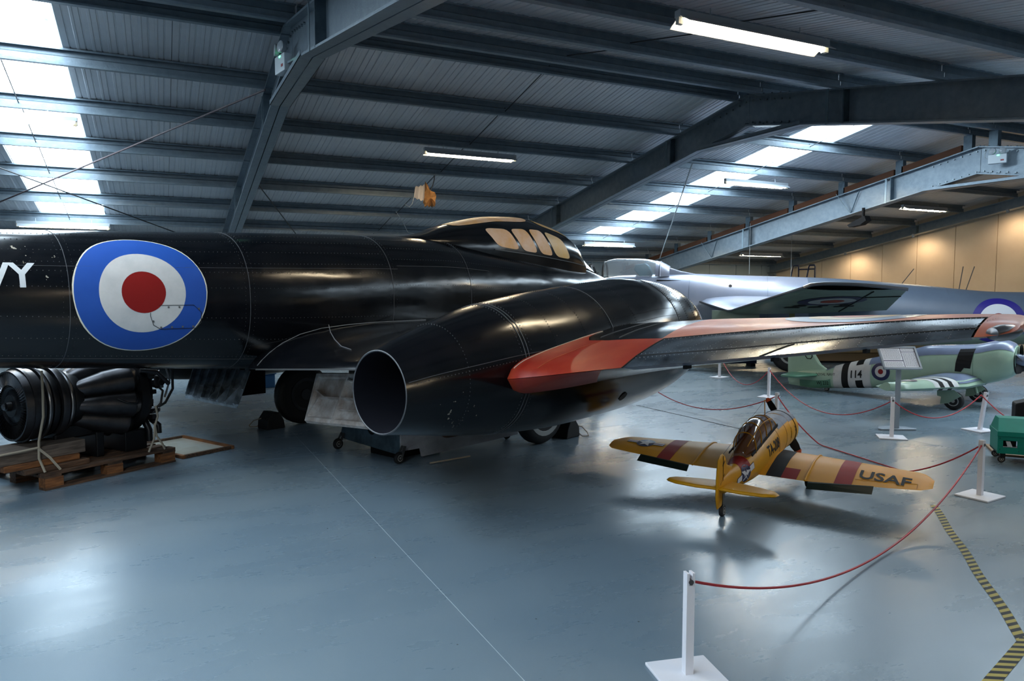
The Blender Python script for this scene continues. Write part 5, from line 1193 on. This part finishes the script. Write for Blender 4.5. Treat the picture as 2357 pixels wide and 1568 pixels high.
wheel(hj, (4.0, 1.45, .36), .36, .18, (0, 1, 0), 'main_wheel'); obj('main_leg', B().beam((4.0, 1.55, .4), (4.0, 1.6, 1.2), .10, .05), M['khaki'], hj, label='khaki main leg and door')
wheel(hj, (4.0, -1.45, .36), .36, .18, (0, 1, 0), 'main_wheel'); obj('main_leg', B().beam((4.0, -1.55, .4), (4.0, -1.6, 1.2), .10, .05), M['khaki'], hj)
wheel(hj, (8.4, 0, .25), .25, .14, (0, 1, 0), 'nose_wheel'); obj('nose_leg', B().cyl((8.4, .1, .25), (8.3, .1, .9), .05, 10), M['bare'], hj, True)
b = B(); b.lathe([(0, .02), (.08, .10), (.35, .17), (.7, .19), (2.0, .19), (2.6, .12), (2.9, .02)], (6.55, 1.55, .50), (-1, 0, .02), 24); dt = obj('drop_tank', b, M['under'], hj, True, label='dark green drop tank with black nose')
b = B(); b.lathe([(-.01, .02), (.08, .105), (.16, .135)], (6.56, 1.55, .50), (-1, 0, .02), 24); obj('tank_nose', b, M['blk'], dt, True)
obj('pylon', B().box((4.6, 1.52, .64), (5.5, 1.58, 1.2)), M['under'], hj)
slab('tail_fin', [(-4.4, 1.4), (-2.2, 1.5), (-3.0, 2.1), (-3.6, 2.9), (-4.5, 2.95)], .14, M['jetgrey'], hj)
slab('tailplane', [(-3.0, -.1), (-3.7, -1.9), (-4.3, -1.9), (-4.1, 0), (-4.3, 1.9), (-3.7, 1.9), (-3.0, .1)], .12, M['jetgrey'], hj, 'z', 2.0)

# ================================================================== BARRIER POSTS AND ROPES
def make_post(loc, rz, label, lean=0):
    t = thing('barrier_post', label, 'barrier post', loc, rz, 'white barrier posts')
    obj('base_plate', B().box((-.14, -.125, 0), (.14, .125, .014)), M['post'], t, bevel=.004)
    b = B(); b.box((-.018, -.018, .012), (.018, .018, .40)); b.box((-.018, -.018, .40), (-.007, .018, .452)); b.box((.007, -.018, .40), (.018, .018, .452))
    s = obj('upright', b, M['post'], t)
    obj('rope_eye', B().lathe([(-.022, .008), (-.022, .011), (.022, .011), (.022, .008)], (.0, 0, .415), (0, 1, 0), 14), M['rope_eye'], s, True)
    return t
PST = [((1.97, 2.365), -12.7, 'nearest white barrier post, at the bottom centre-right of the photo'),
       ((5.79, 3.49), 6, 'white barrier post to the right of the yellow wing tip'),
       ((7.21, 5.325), -43, 'white barrier post standing directly in front of the information stand'),
       ((8.25, 8.16), 24, 'white barrier post beyond the yellow model propeller'),
       ((9.277, 10.391), 12, 'farthest white barrier post under the orange wing'),
       ((8.50, 5.16), -6, 'leaning white barrier post beside the green cart'),
       ((6.33, 6.13), 10, 'white barrier post just behind the yellow model engine cowling'),
       ((6.404, 9.128), 0, 'white barrier post hidden behind the black nacelle, only its base showing')]
p0 = make_post((*PST[0][0], 0), R(PST[0][1]), PST[0][2])
for (x, y), a, lab in PST[1:]:
    q = dup(p0, (x, y, 0), R(a), lab, 'white barrier posts')
    if 'leaning' in lab:
        for c in q.children:
            if c.name.startswith('upright'): c.rotation_euler = (R(4), R(5), 0)
def rope(a, c, sag, label, za=.415, zc=.415):
    a = Vector((*a, za)); c = Vector((*c, zc)); P = []
    for i in range(41):
        u = i/40; p = a.lerp(c, u); p.z = max(.009, p.z-4*sag*u*(1-u)); P.append(p)
    t = tag(obj('barrier_rope', B().tube(P, .0062, 8), M['rope'], None, True), label, 'rope', 'red barrier ropes')
Q = [p[0] for p in PST]
rope(Q[0], Q[1], .395, 'red rope sweeping from the nearest post to the post by the yellow wing tip')
rope(Q[6], Q[1], .50, 'red rope touching the floor behind the yellow model wing')
rope(Q[7], Q[6], .35, 'red rope from under the black nacelle to the post behind the yellow propeller')
rope(Q[3], Q[2], .375, 'long red rope in front of the green fighter tail')
rope(Q[2], Q[5], .23, 'red rope in front of the green fighter wheels')
rope(Q[4], Q[3], .37, 'farthest red rope, under the orange wing')
rope(Q[5], (7.9, 3.4), .30, 'red rope going down behind the green cart')

# information stand
il = thing('information_stand', 'grey information stand with a tilted framed text board', 'information stand', (7.67, 5.605, 0), R(-28))
b = B(); b.prism([(-.22, -.02), (-.16, .10), (.0, .15), (.16, .10), (.22, -.02), (.20, -.05), (-.20, -.05)], lambda p, q: (p, q, .0), lambda p, q: (p, q, .022)); obj('base', b, M['steel'], il, bevel=.004)
obj('pole', B().box((-.024, -.02, .02), (.024, .02, .735)), M['steel'], il, bevel=.006)
tilt = Matrix.Rotation(R(52), 3, 'X')
def bd(x, y, z): v = tilt @ Vector((x, y, z)); return (v.x, v.y, v.z+.835)
W2, H2 = .215, .152
def bbox(x0, x1, y0, y1, z0, z1, name, m, par): b = B(); b.prism([(x0, y0), (x1, y0), (x1, y1), (x0, y1)], lambda p, q: bd(p, q, z0), lambda p, q: bd(p, q, z1)); return obj(name, b, m, par)
board = bbox(-W2, W2, -H2, H2, 0, .010, 'board', M['navy_d'], il)
for r_ in ((-W2, W2, -H2, -H2+.02), (-W2, W2, H2-.02, H2), (-W2, -W2+.02, -H2, H2), (W2-.02, W2, -H2, H2)): bbox(*r_, -.004, .022, 'board_frame', M['frame_a'], board)
for i, r_ in enumerate(((-.19, .03, -.035, .128), (-.19, .03, -.128, -.045), (.037, .19, .085, .128), (.037, .19, -.128, .078))):
    s = bbox(*r_, .010, .0115, 'text_sheet', M['paper'], board)
    b = B(); rr = random.Random(i)
    y = r_[3]-.012
    while y > r_[2]+.008:
        x = r_[0]+.010
        while x < r_[1]-.02:
            w_ = rr.uniform(.008, .026); x1 = min(x+w_, r_[1]-.008); b.add([bd(x, y, .0122), bd(x1, y, .0122), bd(x1, y-.0028, .0122), bd(x, y-.0028, .0122)], [(0, 3, 2, 1)]); x = x1+.005
        y -= .0085
    obj('printed_lines', b, M['print'], s, kind='stuff')

# green cart
gc = thing('wheeled_cart', 'teal green box cart on castors, cut by the right edge', 'cart', (7.07, 4.12, 0), R(-49))
# local x to the right along its front, y away
b = B(); b.prism([(0, .09), (.55, .09), (.55, .255), (0, .255)], lambda p, q: (p, 0, q), lambda p, q: (p, .014, q))
def cbx(lo, hi, name, m=M['teal'], par=gc, bv=.002): return obj(name, B().box(lo, hi), m, par, bevel=bv)
cbx((0, 0, .09), (.60, .02, .15), 'front_panel'); cbx((0, 0, .215), (.60, .02, .255), 'front_panel'); cbx((0, 0, .15), (.045, .02, .215), 'front_panel'); cbx((.16, 0, .15), (.60, .02, .215), 'front_panel')
cbx((.0, .02, .09), (.02, .34, .255), 'side_panel'); cbx((0, .02, .09), (.60, .34, .11), 'cart_floor', M['blk'])
cbx((.045, .06, .15), (.16, .065, .22), 'slot_shadow', M['blk']); b = B(); b.prism([(.085, .155), (.125, .155), (.105, .205), (.07, .205)], lambda p, q: (p, .025, q), lambda p, q: (p, .03, q)); obj('striped_bar', b, M['white_p'], gc)
lid = cbx((-.006, -.012, .255), (.606, .35, .30), 'lid')
b = B(); b.prism([(-.006, .30), (.350, .30), (.30, .335), (.09, .395), (.07, .40), (-.012, .31)], lambda p, q: (-.006, p if False else .34-p, q), lambda p, q: (.606, .34-p, q))
b = B(); b.add([(0, -.012, .30), (.60, -.012, .30), (.60, .34, .30), (0, .34, .30), (.03, .16, .405), (.60, .16, .405), (.60, .31, .405), (.03, .31, .405)], [(0, 1, 5, 4), (1, 2, 6, 5), (2, 3, 7, 6), (3, 0, 4, 7), (4, 5, 6, 7), (0, 3, 2, 1)]); obj('sloping_top', b, M['teal'], lid)
for x, y in ((.04, .03), (.56, .03), (.04, .30), (.56, .30)):
    wheel(gc, (x, y, .032), .032, .024, (0, 1, .0), 'castor', .4); obj('castor_bracket', B().box((x-.012, y-.016, .045), (x+.03, y+.016, .09)), M['blk'], gc)
b = B()
for x, z in ((.02, .13), (.17, .12), (.02, .235)): b.lathe([(0, .004), (.004, .003)], (x, 0, z), (0, -1, 0), 8)
obj('screw', b, M['blk'], gc, kind='stuff')
tg = tag(obj('brown_mat', B().box((0, 0, 0), (.9, .5, .02)), M['brown'], None), 'brown mat on the floor behind the green cart', 'mat'); tg.location = (7.35, 4.3, 0); tg.rotation_euler = (0, 0, R(-49))
dk = thing('dark_toolbag', 'dark object standing behind the green cart at the right edge', 'bag', (8.45, 4.75, 0), R(-49))
b = B(); b.prism([(0, 0), (.5, 0), (.5, .44), (.2, .44), (0, .38)], lambda p, q: (p, 0, q), lambda p, q: (p, .2, q)); obj('bag_body', b, M['blk'], dk, bevel=.02); obj('bag_handle', B().tube([(.1, .1, .4), (.15, .1, .5), (.3, .1, .5), (.35, .1, .42)], .012, 6), M['blk'], dk, True)

# hazard tape
def tape(pts, wdt, label):
    me = bpy.data.meshes.new('hazard_tape'); vs = []; fs = []; us = []; acc = 0; n = len(pts); P = [Vector(p) for p in pts]
    for i, p in enumerate(P):
        d = (P[min(i+1, n-1)]-P[max(i-1, 0)]).normalized(); s = Vector((-d.y, d.x, 0)); 
        if i: acc += (p-P[i-1]).length
        for k in (-1, 1): vs.append(tuple(p+s*k*wdt/2)); us.append((acc, (k+1)/2*wdt))
    for i in range(n-1): fs.append((2*i, 2*i+2, 2*i+3, 2*i+1))
    me.from_pydata(vs, [], fs); uv = me.uv_layers.new(name='UVMap')
    for l in me.loops: uv.data[l.index].uv = us[l.vertex_index]
    me.materials.append(M['tape']); o = bpy.data.objects.new('hazard_tape', me); COL.objects.link(o); return tag(o, label, 'floor tape', 'hazard tapes')
A, C_ = Vector((5.24, 3.50, .0015)), Vector((3.50, 1.85, .0015))
tape([A.lerp(C_, k/20)+Vector((.008*math.sin(k*.9), 0, 0)) for k in range(21)], .052, 'yellow and black tape running from the yellow wing tip to the right edge')
A, C_ = Vector((3.62, 1.93, .0022)), Vector((2.55, 1.62, .0022))
tape([A.lerp(C_, k/10) for k in range(11)], .06, 'short yellow and black tape across the bottom right corner')
# hairline crack in the floor, drawn as one thin dark tube
tag(obj('floor_crack_line', B().tube([(6.0, 8.4, .003), (6.05, 7.2, .003), (6.07, 6.4, .003)], .003, 4), M['cable'], None), 'thin dark line on the floor beyond the yellow model left wing', 'cable')

# ================================================================== THINGS FAR BEHIND
ls = thing('access_steps', 'navy tubular handrails of access steps beyond the grey jet', 'steps', (16.5, 15.0, 0), 0)
for y0 in (15.3, 14.72):
    o_ = y0-15.0; b = B(); b.tube([(0, o_+.36, .0), (0, o_+.36, 1.6), (0, o_+.22, 2.26), (0, o_+.18, 2.29), (0, o_+.02, 2.29), (0, o_, 2.25), (0, o_, 0)], .022, 8); obj('hand_rail', b, M['rail'], ls, True)
obj('cross_rail', B().cyl((0, -.28, 2.18), (0, .3, 2.18), .018, 8), M['rail'], ls, True)
for k in range(6): obj('step_tread', B().box((-.3, -.28, .25*k+.25), (.3, .66, .25*k+.28)), M['rail'], ls)
bh = thing('display_plinth', 'long beige display plinth with a brown side, behind the green fighter', 'plinth', (12.8, 11.6, 0), R(-28))
b = B(); b.box((-.2, 0, .22), (3.4, .9, .52)); obj('beige_top', b, M['beige'], bh, bevel=.03); obj('brown_side', B().box((-.1, -.03, .05), (3.35, .02, .22)), M['brown'], bh); obj('plinth_base', B().box((0, .05, 0), (3.3, .85, .22)), M['blk'], bh)
cr_ = thing('storage_crate', 'blue crate with a red front far under the black fuselage', 'crate', (1.25, 12.5, 0), R(5))
obj('crate_body', B().box((-.25, 0, 0), (.45, .5, .22)), M['crate_b'], cr_, bevel=.01); obj('crate_front', B().box((-.1, -.01, .06), (.25, 0, .17)), M['red_c'], cr_); obj('crate_lid', B().box((-.27, -.02, .22), (.47, .52, .26)), M['crate_b'], cr_, bevel=.008)
lo_ = thing('tow_bar', 'dark blue low beam lying on the floor under the orange wing', 'beam', (10.6, 11.9, 0), R(-20))
obj('beam_body', B().box((-.8, -.08, .06), (.8, .08, .17)), M['rail'], lo_, bevel=.01)
for s in (-.7, .7): obj('beam_foot', B().box((s-.05, -.12, 0), (s+.05, .12, .06)), M['blk'], lo_)

# warm spotlights washing the gable wall
for y in (16.4, 14.1, 11.5, 9.2):
    z = roofz(y)-.33
    t = thing('wall_spotlight', 'small warm spotlight clipped under the gable frame, %s from the left' % {16.4: 'first', 14.1: 'second', 11.5: 'third', 9.2: 'fourth'}[y], 'spotlight', (19.70, y, z), 0, 'wall spotlights')
    b = B(); b.lathe([(-.06, .02), (-.05, .035), (.02, .045), (.03, .042)], (0, 0, 0), (.5, 0, -1), 16); obj('lamp_body', b, M['light_body'], t, True)
    spot('warm_wall_spot', (19.72, y, z-.08), (20.6, y, .8), 11, (1, .74, .48), 160, .2)
for x, y, z, ax_, ay_, pw in ((7.6, 7.2, 4.05, 6.0, 4.4, 55), (4.6, 7.9, 4.1, 2.8, 5.5, 40)):
    pass
